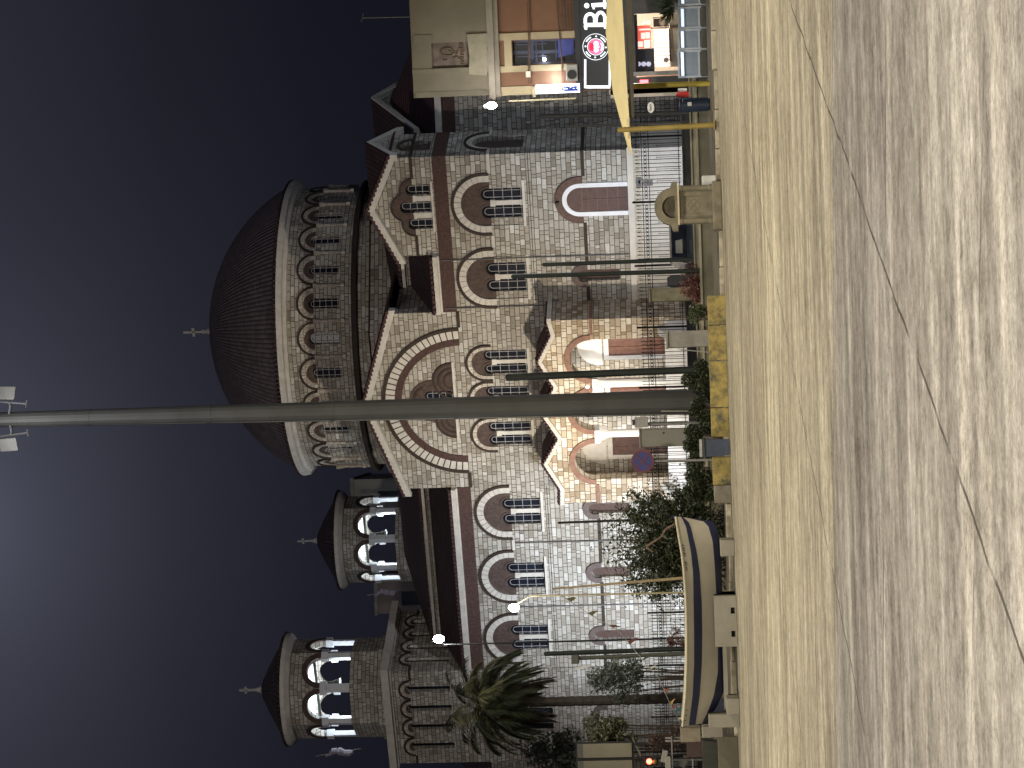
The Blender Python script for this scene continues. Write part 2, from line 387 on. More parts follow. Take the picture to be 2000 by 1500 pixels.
# kerb edging and low bench wall of the quay
M_KERB = mat('worn_kerb_stone', (.30, .27, .21), .85, .4, 3., bump=.5)
M_WALL = mat('low_wall_render', (.105, .096, .068), .9, .25, 1.5, bump=.3)
kb = MB()
for i in range(26):
    x0 = -13.2 + i * 1.0; Y = 56.6 + .02 * x0 * 0
    kb.box(x0 + .01, x0 + .99, 57.3 + .02 * (i % 3), 57.6, -.02, .085 + .012 * ((i * 7) % 4))
o = struct(kb.build('kerb', M_KERB, bevel=.02))
struct(MB().box(-14, 14, 57.6, 64.4, -.05, .10).build('pavement', mat('soil_and_paving', (.10, .085, .06), .95, .4, 2., bump=.4)))
w = thing('low_wall', 'long low grey wall with thin pale ledges behind the kerb', 'wall', (0, 64.3, 0))
MB().box(-14, 14, -.22, .28, -.02, .40).build('wall_body', M_WALL, w)
lb = MB(); lb.box(-14, 14, -.27, .30, .403, .46).build('ledge', mat('pale_ledge', (.20, .18, .125), .8, .2, 2.), w)
MB().box(-14, 14, 1.2, 1.5, -.32, .56).box(-14, 14, 1.15, 1.55, .562, .60).build('back_ledge', mat('pale_back_ledge', (.19, .17, .12), .8, .2, 2.), w)

# ------------------------------------------------------------------ church
CHP = Plane(0., 103., R(27))
church = thing('church', 'large stone church with a ribbed dome, two lit belfries and brown blind arches', 'church', (0, 103, 0), -R(27))
def ch(mb, name, m, parent=None, **k): return mb.build(name, m, parent or church, **k)
WIN = [(8.93, 'A'), (5.36, 'A'), (-6.78, 'A'), (-10.33, 'A'), (-13.87, 'A'), (1.12, 'C'), (-.73, 'C'), (-2.58, 'C')]
TYPE = {'A': dict(Rt=1.05, R1=1.36, R2=1.49, cz=9.18, zs=8.93, sill=7.5, lo=.415, hw=.285, zl=9.05),
        'C': dict(Rt=.66, R1=.83, R2=.925, cz=9.62, zs=9.34, sill=7.72, lo=.355, hw=.24, zl=9.47)}
def notched(outer, zs, lights, n=10):
    p = []
    for cu, hw, zl in sorted(lights):
        p += [(cu - hw, zs)] + [(cu - hw * cos(pi * k / n), zl + hw * sin(pi * k / n)) for k in range(n + 1)] + [(cu + hw, zs)]
    q = []
    for a in p + outer:
        if not q or abs(a[0] - q[-1][0]) + abs(a[1] - q[-1][1]) > 1e-4: q.append(a)
    return q
holes = [arched(u, TYPE[t]['Rt'], TYPE[t]['sill'], TYPE[t]['cz'], 16) for u, t in WIN]
GA = 8.91                                              # axis of the right gabled bay
gl = [(GA - .81, .25, 12.38), (GA, .25, 12.70), (GA + .81, .25, 12.38)]
holes += [arched(u, hw, 11.52, zl, 10) for u, hw, zl in gl]
NICHE = [5.33, -6.7, -10.22, -13.8]
holes += [arched(u, .27, 3.35, 4.98, 10) for u in NICHE]
outl = [(-15.6, .4), (11.25, .4), (11.25, 12.95), (GA, 14.03), (6.57, 12.95), (6.57, 11.4), (3.75, 11.4), (3.75, 13.62), (-.8, 15.1), (-5.35, 13.62), (-5.35, 11.4), (-15.6, 11.4)]
ch(MB().sheet(outl, holes, 0, .24, .5), 'wall', M_ST)
def glazing(mb, cu, hw, z0, zl, d, bar=.022, step=.40):
    for s_ in (-1, 1): mb.box(cu + s_ * hw * .55 - bar / 2, cu + s_ * hw * .55 + bar / 2, d, d + .03, z0, zl)
    mb.ring(cu, zl, hw * .55 - bar / 2, hw * .55 + bar / 2, d, d + .03, n=8)
    z = z0 + .05
    while z < zl + .02: mb.box(cu - hw, cu + hw, d + .003, d + .027, z, z + bar); z += step
def biforate(u, t):
    q = TYPE[t]; L = [(-q['lo'], q['hw'], q['zl']), (q['lo'], q['hw'], q['zl'])]
    g = MB()
    for cu, hw, zl in L: g.prism(arched(cu, hw + .02, q['sill'], zl, 8), .17, .19)
    w = ch(g, 'window', M_GLASS, loc=(u, 0, 0))
    b = MB()
    for cu, hw, zl in L: glazing(b, cu, hw, q['sill'], zl, .13)
    b.build('glazing_bars', M_BAR, w)
    outer = [(q['Rt'], q['zs'])] + [(q['Rt'] * cos(R(180 * k / 18)), q['cz'] + q['Rt'] * sin(R(180 * k / 18))) for k in range(19)] + [(-q['Rt'], q['zs'])]
    ty = MB().prism(notched(outer, q['zs'], L), .06, .165)
    for cu, hw, zl in L: ty.ring(cu, zl, hw + .05, hw + .11, .03, .08, n=12, foot=.05)
    ty.build('tympanum', M_TERRA, w)
    j = MB()
    for s_ in (-1, 1):
        a, b2 = sorted((s_ * (q['lo'] + q['hw']), s_ * (q['Rt'] - .002))); j.box(a, b2, .06, .168, q['sill'] + .004, q['zs'] - .003)
    j.build('jamb', M_ST, w, split=True)
    iw = q['lo'] - q['hw']
    MB().box(-iw + .02, iw - .02, .08, .162, q['sill'] + .05, q['zs'] - .22).box(-iw - .02, iw + .02, .04, .166, q['zs'] - .22, q['zs'] + .0).box(-iw, iw, .06, .164, q['sill'] + .002, q['sill'] + .12).build('column', M_WHITE, w)
    MB().wedges(0, q['cz'], q['Rt'], q['R1'], -.03, .1, 15 if t == 'A' else 11, .03).box(q['Rt'], q['R1'], -.03, .1, q['zs'], q['cz'] - .012).box(-q['R1'], -q['Rt'], -.03, .1, q['zs'], q['cz'] - .012).build('voussoirs', M_WHITE if t == 'A' else M_VOUS, w)
    MB().ring(0, q['cz'], q['R1'] + .002, q['R2'], -.09, .02, n=24, foot=q['cz'] - q['zs']).build('arch_moulding', M_MOLD, w)
    MB().box(-q['Rt'] - .05, q['Rt'] + .05, -.04, .2, q['sill'] - .12, q['sill']).build('sill', M_WHITE, w)
    return w
proto = {}
for u, t in WIN:
    if t in proto: dup(proto[t], church, (u, 0, 0))
    else: proto[t] = biforate(u, t)
# triple window of the right gable
g = MB(); b = MB(); cm = MB()
for cu, hw, zl in gl: g.prism(arched(cu, hw + .02, 11.5, zl, 8), .17, .19); glazing(b, cu, hw, 11.52, zl, .13, step=.3)
for cu in (GA - .405, GA + .405): cm.box(cu - .11, cu + .11, -.03, .2, 11.55, 12.22).box(cu - .15, cu + .15, -.06, .2, 12.22, 12.36)
w = ch(g, 'window', M_GLASS); b.build('glazing_bars', M_BAR, w); cm.build('column', M_WHITE, w, split=True)
def trefoil(cu, z0, W, sx, sr, cz, cr, n=12):
    pts = []; th = 0.
    while th < pi and (sx + sr * cos(th)) ** 2 + (z0 + sr * sin(th) - cz) ** 2 > cr * cr: pts.append((sx + sr * cos(th), z0 + sr * sin(th))); th += pi / 40
    a0 = math.atan2(pts[-1][1] - cz, pts[-1][0])
    mid = [(cr * cos(a0 + (pi - 2 * a0) * k / (2 * n)), cz + cr * sin(a0 + (pi - 2 * a0) * k / (2 * n))) for k in range(2 * n + 1)]
    full = pts + mid[1:-1] + [(-x, z) for x, z in reversed(pts)]
    return [(cu + x, z) for x, z in full]
tf = trefoil(GA, 12.34, 0, .81, .50, 12.68, .60)
MB().prism(notched(tf, 12.32, gl), -.06, .1).build('tympanum', M_TERRA, w)
tfo = trefoil(GA, 12.34, 0, .81, .57, 12.68, .67)
mo = MB()
for p, q in zip(tfo, tfo[1:]):
    mo.slab([(p[0], -.1, p[1]), (q[0], -.1, q[1]), (q[0] - (q[0] - GA) * .06, -.1, q[1] - (q[1] - 12.3) * .075), (p[0] - (p[0] - GA) * .06, -.1, p[1] - (p[1] - 12.3) * .075)], (0, .1, 0))
mo.build('arch_moulding', M_MOLD, w)
MB().box(GA - 1.2, GA + 1.2, -.06, .28, 11.43, 11.515).build('sill', M_WHITE, w)
# bands, strings, cornices
ch(MB().box(-15.6, -5.35, -.03, .0, 10.75, 11.37).box(3.75, 11.28, -.03, 0, 10.75, 11.37).box(11.25, 11.28, .0, 2.9, 10.75, 11.37), 'brown_band', M_BAND, split=True)
st = MB()
xs = sorted([(u - 1.49, u + 1.49) for u, t in WIN if t == 'A'])
edges = [-15.6] + [e for p in xs[:3] for e in p] + [-5.35]
for a, b2 in list(zip(edges[::2], edges[1::2])) + [(3.75, xs[3][0]), (xs[3][1], xs[4][0]), (xs[4][1], 11.3)]:
    if b2 > a: st.box(a, b2, -.06, 0, 8.83, 8.97)
st.box(11.25, 11.3, 0, .5, 8.83, 8.97).box(11.25, 11.3, 2.45, 2.9, 8.83, 8.97)
ch(st, 'white_string_course', M_WHITE, split=True)
ds = MB()
low = [(-15.6, -14.35), (-13.25, -10.77), (-9.67, -7.25), (-6.15, -5.2), (4.1, 4.78), (5.88, 7.88), (10.1, 11.3)]
for a, b2 in low: ds.box(a, b2, -.07, 0, 4.72, 4.86)
ds.box(11.25, 11.32, -.07, 2.9, 4.72, 4.86)
ds.box(-5.35, -4.58, -.07, 0, 10.66, 10.80).box(2.98, 3.75, -.07, 0, 10.66, 10.8)
ds.box(6.57, GA - 1.38, -.07, 0, 12.24, 12.36).box(GA + 1.38, 11.25, -.07, 0, 12.24, 12.36).box(11.25, 11.32, -.07, 2.9, 12.24, 12.36)
ch(ds, 'dark_string_course', M_MOLD, split=True)
cn = MB()
for a, b2 in ((-15.6, -5.35), (3.75, 6.57)):
    cn.box(a, b2, -.16, 0, 11.375, 11.46).box(a, b2, -.28, .05, 11.462, 11.66)
def rake(mb, x0, z0, x1, z1, t, d0, d1): mb.prism([(x0, z0), (x1, z1), (x1, z1 + t), (x0, z0 + t)], d0, d1)
for x0, z0, x1, z1 in ((3.75 + .28, 13.53, -.8, 15.105), (-5.35 - .28, 13.53, -.8, 15.105), (11.25 + .25, 12.84, GA, 14.035), (6.57 - .25, 12.84, GA, 14.035)):
    rake(cn, x0, z0, x1, z1, .30, -.28, .05)
ch(cn, 'cornice', M_WHITE, split=True)
M_TE = mat('tile_ends', (.05, .022, .022), .8, .3, 8.)
def eave(x0, z0, x1, z1, d, st=.23, r=.085, d2=.35):     # ends of the roof tiles along one eave
    te = MB()
    n = int(math.hypot(x1 - x0, z1 - z0) / st)
    for k in range(n):
        f = (k + .5) / n; x = x0 + (x1 - x0) * f; z = z0 + (z1 - z0) * f
        te.tube((x, d, z), (x, d + d2, z + .06), r, r, 6)
    ch(te, 'eave_tiles', M_TE)
eave(-15.5, 11.72, -5.4, 11.72, -.36); eave(3.8, 11.72, 6.5, 11.72, -.36)
for x0, z0, x1, z1 in ((4.05, 13.86, -.8, 15.43), (-5.65, 13.86, -.8, 15.43), (11.5, 13.17, GA, 14.36), (6.3, 13.17, GA, 14.36)): eave(x0, z0, x1, z1, -.33)
dp_ = MB()
for u, z0, z1 in ((-8.45, 1.5, 8.8), (-12.05, 1.5, 8.8), (3.95, 4.9, 11.3), (6.32, 2.9, 11.3)): dp_.tube((u, -.06, z0), (u, -.06, z1), .03, .03, 6)
ch(dp_, 'downpipe', mat('grey_downpipe', (.11, .105, .10), .6, .2, 4.), split=True)
gv = MB()
for a, b2 in ((-15.6, -5.4), (4.15, 11.25)): gv.box(a, b2, -.012, 0, 7.16, 7.19)
ch(gv, 'thin_string_line', M_MOLD, split=True)
# plinth and door of the right bay
ch(MB().box(4.1, 11.33, -.08, 0, .45, 2.28).box(4.1, 11.36, -.12, 0, 2.6, 2.86).box(11.25, 11.33, 0, 2.95, .45, 2.28), 'plinth', M_PLAST, split=True)
rl = MB()
for k in range(24):
    x = 4.3 + k * .29; rl.box(x, x + .22, -.10, -.0, 2.33, 2.55)
rl.box(4.1, 11.3, -.05, 0, 2.28, 2.6); ch(rl, 'relief_course', mat('carved_white_relief', (.47, .42, .34), .8, .2, 9., bump=.6))
ch(MB().box(-15.6, -5.2, -.1, 0, .45, 1.5), 'plinth', M_ST)
dr = ch(MB().prism(arched(8.99, .58, 2.87, 4.98, 14), -.03, .02), 'door', mat('red_brown_door', (.062, .026, .020), .5, .3, 5., bump=.3))
fr = MB().ring(8.99, 4.98, .58, .78, -.09, 0, n=20, foot=2.11); fr.build('frame', mat('white_marble_frame', (.66, .66, .68), .45, .08, 2.), dr)
MB().ring(8.99, 4.98, .785, 1.1, -.12, 0, n=24, foot=.12).build('arch_moulding', mat('brown_door_arch', (.10, .06, .045), .8, .3, 6.), dr)
pn = MB().box(8.975, 9.005, -.06, -.02, 2.9, 4.9).box(8.43, 9.55, -.06, -.02, 4.86, 4.92)
for z in (3.3, 3.75, 4.2, 4.6): pn.box(8.45, 9.53, -.045, -.02, z, z + .03)
pn.build('door_panels', mat('door_strips', (.11, .055, .04), .5, .2, 5.), dr)
MB().box(8.9, 9.0, -.34, -.1, 5.9, 6.05).build('lamp', M_BLACK, dr)
# blind niches
nproto = None
for u in NICHE + [-18.3]:
    if nproto is None:
        nproto = ch(MB().prism(arched(0, .27, 3.35, 4.98, 10), .18, .22), 'blind_niche', mat('niche_backing', (.075, .046, .038), .85, .25, 5.), loc=(u, 0, 0))
        MB().ring(0, 4.98, .275, .55, -.10, .02, n=16, foot=.2).build('arch_moulding', mat('niche_arch', (.105, .078, .070), .8, .25, 6.), nproto)
    else: dup(nproto, church, (u, 0 if u > -16 else -.16, 0))
# great blind arch of the centre
ga = ch(MB().wedges(-.8, 10.75, 3.2, 3.62, -.04, 0, 37, .06), 'great_arch', M_WHITE)
MB().ring(-.8, 10.75, 3.2, 3.62, -.015, 0, n=40).ring(-.8, 10.75, 3.62, 3.77, -.10, 0, n=40).build('arch_moulding', M_MOLD, ga)
MB().ring(-.8, 10.75, 2.87, 3.195, -.05, 0, n=40).build('brown_arch', M_BAND, ga)
tr = trefoil(-.74, 11.2, 0, 1.02, .94, 12.2, 1.06)
tg = [(-1.0, .23, 12.3), (-.46, .23, 12.3)]
tw = ch(MB().prism(notched(tr, 11.2, tg), -.05, 0), 'trefoil_window', M_TERRA)
g = MB(); b = MB()
for cu, hw, zl in tg: g.prism(arched(cu, hw, 11.2, zl, 8), -.012, 0); glazing(b, cu, hw, 11.2, zl, -.045, step=.3)
g.build('glass', M_GLASS, tw); b.build('glazing_bars', M_BAR, tw)
q = MB()
for s_ in (-1, 1):
    for r0 in (.35, .6, .84): q.ring(-.74 + s_ * 1.02, 11.2, r0, r0 + .09, -.085, -.05, n=14)
q.ring(-.74, 12.2, .8, .9, -.085, -.05, 30, 150, n=14)
q.build('arch_moulding', M_MOLD, tw); MB().box(-2.72, 1.24, -.08, 0, 11.08, 11.19).build('sill', M_WHITE, tw)

# porch with three arches
PC = -2.0
AC = (-3.05, -.45, 2.15)
zig = [(4.1, 6.42), (3.45, 6.28), (2.15, 6.93), (.86, 6.27), (-.45, 6.93), (-1.75, 6.2), (-3.05, 6.93), (-4.4, 6.23), (-5.2, 6.27)]
op = [(-5.2, .5), (-4.0, .5)]
for cu in AC: op += [(cu - .95 * cos(pi * k / 14), 4.75 + .95 * sin(pi * k / 14)) for k in range(15)]
op += [(3.1, .5), (4.1, .5)]
porch = ch(MB().prism(op + zig, PC, PC + .42).box(3.7, 4.1, PC + .42, 0, .5, 6.4).box(-5.2, -4.8, PC + .42, 0, .5, 6.25), 'porch', M_STP)
ring = MB()
for cu in AC: ring.ring(cu, 4.75, .952, 1.2, PC - .07, PC + .30, n=22, foot=.0)
ring.box(3.36, 4.16, PC - .06, PC, 4.62, 4.76).box(-5.24, -4.25, PC - .06, PC, 4.62, 4.76).box(4.1, 4.15, PC, 0, 4.62, 4.76)
ring.build('red_arch', M_RED, porch, split=True)
for cu in (-1.75, .85):
    c = MB().lathe([(.24, .55), (.24, .85), (.19, .95), (.175, 4.15), (.2, 4.2)], (cu, PC + .2, 0), 14)
    c.box(cu - .33, cu + .33, PC - .12, PC + .5, 4.52, 4.74).lathe([(.19, 4.12), (.3, 4.4), (.42, 4.52)], (cu, PC + .2, 0), 8)
    c.build('column', M_MARBLE, porch)
zc = MB(); za = sorted(zig)
for (x0, z0), (x1, z1) in zip(za, za[1:]):
    zc.prism([(x0, z0), (x1, z1), (x1, z1 + .2), (x0, z0 + .2)], PC - .2, PC + .05)
    eave(x0, z0 + .24, x1, z1 + .24, PC - .27, .17, .065)
zc.box(4.1, 4.28, PC - .2, 0, 6.42, 6.62); zc.build('cornice', M_WHITE, porch)
zr = MB()
for (x0, z0), (x1, z1) in zip(za, za[1:]):
    zr.prism([(x0, z0 + .205), (x1, z1 + .205), (x1, z1 + .3), (x0, z0 + .3)], PC + .0, -.02)
zr.build('roof', M_ROOFY, porch)
MB().box(-4.8, 3.7, PC + .42, 0, 5.78, 5.84).build('ceiling', M_PLAST, porch)
MB().box(-5.0, 3.9, PC - .05, 0, .45, 1.45).build('floor', M_MARBLE, porch)
sp = MB()
for k in range(5): sp.box(-4.2, 3.2, PC - .05 - .32 * (5 - k), PC - .05 - .32 * (4 - k), .45, .62 + .165 * k - .002)
sp.build('step', M_MARBLE, porch, split=True)
ckm = MB()
for u in (3.3, -4.6): ckm.slab([(u, PC - .06, .45), (u, PC - .06, 1.75), (u, PC - 1.75, .8), (u, PC - 1.75, .45)], (.3, 0, 0))
ckm.build('stair_cheek', M_MARBLE, porch, split=True)
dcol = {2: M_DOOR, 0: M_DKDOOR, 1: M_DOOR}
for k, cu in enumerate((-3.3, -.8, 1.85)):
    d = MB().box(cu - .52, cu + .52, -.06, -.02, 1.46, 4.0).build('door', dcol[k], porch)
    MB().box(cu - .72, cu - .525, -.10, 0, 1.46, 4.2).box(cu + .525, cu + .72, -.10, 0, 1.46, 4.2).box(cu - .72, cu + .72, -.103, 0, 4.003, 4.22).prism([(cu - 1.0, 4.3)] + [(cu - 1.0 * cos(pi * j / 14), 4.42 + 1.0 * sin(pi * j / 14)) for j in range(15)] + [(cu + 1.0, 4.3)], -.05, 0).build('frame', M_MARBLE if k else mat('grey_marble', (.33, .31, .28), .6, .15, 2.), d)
    p2 = MB()
    for z in (1.7, 2.5, 3.3):
        for s_ in (-1, 1): a, b2 = sorted((cu + s_ * .08, cu + s_ * .44)); p2.box(a, b2, -.085, -.06, z, z + .62)
    p2.build('door_panels', dcol[k], d)
M_BULB = emit('warm_white_bulb', (1, .95, .85), 60)
MB().ball((.72, PC + .05, 4.95), .10, 10).build('lamp_bulb', M_BULB, porch)

# east bay: side wall, gable, blind arch
EAST = lambda u, d, z: (11.25 - d, u, z)
ch(MB(EAST).sheet([(0.003, .4), (2.9, .4), (2.9, 12.95), (1.45, 14.05), (0.003, 12.95)], [arched(1.5, .72, 7.4, 8.95, 14), arched(1.45, .62, 11.5, 12.25, 12)], 0, .22, .3), 'side_wall', M_ST)
sw = ch(MB(EAST).prism(arched(1.5, .72, 7.4, 8.95, 14), .2, .23).prism(arched(1.45, .62, 11.5, 12.25, 12), .2, .23), 'side_window', mat('dark_blind_backing', (.07, .05, .045), .8, .3, 4.))
MB(EAST).wedges(1.5, 8.95, .72, .98, -.03, .1, 13, .03).build('voussoirs', M_WHITE, sw)
MB(EAST).ring(1.5, 8.95, .985, 1.1, -.09, 0, n=20).build('arch_moulding', M_MOLD, sw)
MB(EAST).ring(1.45, 12.25, .62, .76, -.06, .1, n=16).build('upper_arch_moulding', M_TERRA, sw)
cn = MB(EAST)
for x0, x1 in ((-.25, 1.45), (3.15, 1.45)): rake(cn, x0, 12.84, x1, 14.06, .28, -.26, .05)
ch(cn, 'side_cornice', M_WHITE, split=True)
# body behind: clerestory, nave, arms, back walls
ch(MB().box(-15.6, 7.5, 3.0, 3.4, 12.2, 13.3).box(-15.6, 7.5, 18.4, 18.8, .4, 13.3).box(-15.6, -15.1, .5, 21.8, .4, 11.4).box(7.1, 7.5, 3.4, 18.4, .4, 13.3).box(7.5, 9.9, 6.8, 7.1, .4, 12.7).box(7.5, 9.9, 14.9, 15.2, .4, 12.7).box(-15.6, 11.25, 21.4, 21.8, .4, 11.4).box(10.85, 11.25, 18.6, 21.4, .4, 12.9).box(6.57, 6.9, .5, 3, 11.4, 12.95).box(9.3, 11.0, 2.6, 2.9, .4, 12.9).box(3.45, 3.75, .5, 6, 11.4, 13.6).box(-5.35, -5.05, .5, 6, 11.4, 13.6), 'back_wall', M_ST)
ch(MB().box(-15.6, -5.35, 2.8, 3.0, 13.31, 13.46).box(3.75, 7.5, 2.8, 3, 13.31, 13.46), 'clerestory_cornice', M_WHITE, split=True)
EG = lambda u, d, z: (9.9 - d, u, z)
ch(MB(EG).prism([(6.8, .4), (15.2, .4), (15.2, 12.7), (11, 14.95), (6.8, 12.7)], 0, .4), 'east_gable', M_ST)
cn = MB(EG)
for x0, x1 in ((6.4, 11), (15.6, 11)): rake(cn, x0, 12.5, x1, 14.96, .26, -.3, .1)
ch(cn, 'east_cornice', M_WHITE, split=True)
def slope(x0, x1, y0, z0, y1, z1, t=.12): return [(x0, y0, z0), (x1, y0, z0), (x1, y1, z1), (x0, y1, z1)]
rf = MB()
for s_ in ((-15.6, -5.35), (3.75, 6.57)): rf.slab(slope(*s_, -.32, 11.70, 3.0, 13.0), (0, 0, .1))
rf.slab(slope(-15.6, 7.6, 2.7, 13.47, 11, 15.55), (0, 0, .12)).slab(slope(-15.6, 7.6, 19.3, 13.47, 11, 15.55), (0, 0, .12)).slab(slope(7.6, 10.1, 6.4, 12.76, 11, 15.1), (0, 0, .12)).slab(slope(7.6, 10.1, 15.6, 12.76, 11, 15.1), (0, 0, .12)).slab(slope(-15.6, 11.25, 22.1, 11.7, 18.8, 13.2), (0, 0, .1))
ch(rf, 'roof', M_ROOF, split=True)
rf = MB()
for x0, x1, z0, z1, y1 in ((4.05, -.8, 13.84, 15.41, 6.5), (-5.65, -.8, 13.84, 15.41, 6.5), (11.5, GA, 13.15, 14.34, 2.9), (6.3, GA, 13.15, 14.34, 2.9)):
    rf.slab([(x0, -.3, z0), (x1, -.3, z1), (x1, y1, z1), (x0, y1, z0)], (0, 0, .09))
ch(rf, 'gable_roof', M_ROOFY, split=True)
ch(MB().slab([(11.5, -.28, 13.15), (11.5, 1.45, 14.36), (GA, 1.45, 14.36)], (0, 0, .08)).slab([(11.5, 3.18, 13.15), (11.5, 1.45, 14.36), (GA, 1.45, 14.36)], (0, 0, .08)), 'gable_roof', M_ROOF, split=True)
# apse at the east end
ap = [R(a) for a in (-90, -50, -15, 15, 50, 90)]
AR = 5.6; am = MB(); ac = MB(); ar = MB(); ab = MB()
pts = [(9.3 + AR * 1.05 * cos(a), 11 + AR * sin(a)) for a in ap]
for (x0, y0), (x1, y1) in zip(pts, pts[1:]):
    am.slab([(x0, y0, .4), (x1, y1, .4), (x1, y1, 11.35), (x0, y0, 11.35)], (-.3, 0, 0))
    e = lambda x, y, k: (9.3 + (x - 9.3) * k, 11 + (y - 11) * k)
    for mbx, k0, k1, z0, z1 in ((ac, 1.0, 1.05, 11.36, 11.66), (ab, 1.0, 1.008, 10.75, 11.35)):
        a0 = e(x0, y0, k1); a1 = e(x1, y1, k1); b0 = e(x0, y0, k0 - .02); b1 = e(x1, y1, k0 - .02)
        mbx.slab([(*b0, z0), (*a0, z0), (*a1, z0), (*b1, z0)], (0, 0, z1 - z0))
    a0 = e(x0, y0, 1.07); a1 = e(x1, y1, 1.07)
    ar.poly([(*a0, 11.68), (*a1, 11.68), (9.3, 11, 14.6)])
ch(am, 'apse_wall', M_ST); ch(ac, 'apse_cornice', M_WHITE); ch(ar, 'apse_roof', M_ROOFY); ch(ab, 'apse_band', M_BAND)

# drum and dome
DC = (-2.0, 10.9); NF = 26; RF = 7.0; T0 = 25.4 - 4.3
fm = MB(); hw_ = RF * math.tan(pi / NF)
for k in range(NF):
    th = R(T0 + 360 / NF * k)
    fm.fr = lambda u, d, z, th=th: (DC[0] + sin(th) * (RF - d) + cos(th) * u, DC[1] - cos(th) * (RF - d) + sin(th) * u, z)
    fm.sheet([(-hw_, 15.6), (hw_, 15.6), (hw_, 19.45), (-hw_, 19.45)], [arched(0, .25, 16.88, 18.1, 8)], 0, .22, 0)
drum = ch(fm, 'drum', M_STD)
d0 = None
for k in range(-7, 8):
    th = R(T0 + 360 / NF * k)
    if d0 is None:
        d0 = ch(MB(lambda u, d, z: (u, d - RF, z)).prism(arched(0, .25, 16.88, 18.1, 8), .2, .22), 'drum_window', M_GLASS, loc=(*DC, 0), rot=(0, 0, th))
        b = MB(lambda u, d, z: (u, d - RF, z)); glazing(b, 0, .25, 16.88, 18.1, .1, .03, .29); b.build('glazing_bars', M_BAR, d0)
        MB(lambda u, d, z: (u, d - RF, z)).ring(0, 18.1, .25, .5, -.015, .1, n=14).build('tympanum', M_TERRA, d0)
        MB(lambda u, d, z: (u, d - RF, z)).wedges(0, 18.1, .5, .74, -.03, .05, 13, .03).build('voussoirs', M_VOUS, d0)
        MB(lambda u, d, z: (u, d - RF, z)).ring(0, 18.1, .745, .838, -.09, .05, n=18).build('arch_moulding', M_MOLD, d0)
        c = MB(); c.lathe([(.11, 16.6), (.11, 16.75), (.075, 16.8), (.075, 17.75), (.14, 17.98), (.14, 18.1)], (hw_, -RF - .06, 0), 8); c.build('colonnette', M_VOUS, d0)
    else: dup(d0, church, rz=th)
dm = ch(MB().lathe([(0.05, 24.42)] + [(8.16 * sin(R(a)), 16.25 + 8.16 * cos(R(a))) for a in range(3, 64, 3)] + [(7.35, 19.9)], (0, 0, 0), 96), 'dome', M_DOME, loc=(*DC, 0), smooth=True)
ch(MB().lathe([(7.0, 19.38), (7.2, 19.4), (7.28, 19.55), (7.45, 19.6), (7.5, 19.86), (7.2, 19.9), (6.9, 19.9)], (*DC, 0), 104), 'drum_cornice', M_WHITE)
tt = MB()
for k in range(200):
    a = 2 * pi * k / 200; x = DC[0] + 7.52 * cos(a); y = DC[1] + 7.52 * sin(a)
    tt.tube((x, y, 19.91), (DC[0] + 7.2 * cos(a), DC[1] + 7.2 * sin(a), 20.0), .075, .075, 5)
tt.build('eave_tiles', M_ROOF, church)
ch(MB().lathe([(7.1, 16.0), (7.35, 16.02), (7.38, 16.2), (7.1, 16.3)], (*DC, 0), 104), 'drum_string_course', M_MOLD)
ch(MB().lathe([(7.3, 12.5), (7.3, 15.4), (7.55, 15.45), (7.55, 15.6), (7.1, 15.7)], (*DC, 0), 8, 22.5, 382.5), 'drum_base', M_STD)
cr = MB().lathe([(.34, 0), (.22, .1), (.12, .35), (.06, .5)], (0, 0, 24.35), 12).box(-.06, .06, -.06, .06, 24.8, 25.9).box(-.24, .24, -.06, .06, 25.3, 25.46).ball((0, 0, 24.86), .13, 10)
cr.build('cross', M_LEAD, dm)

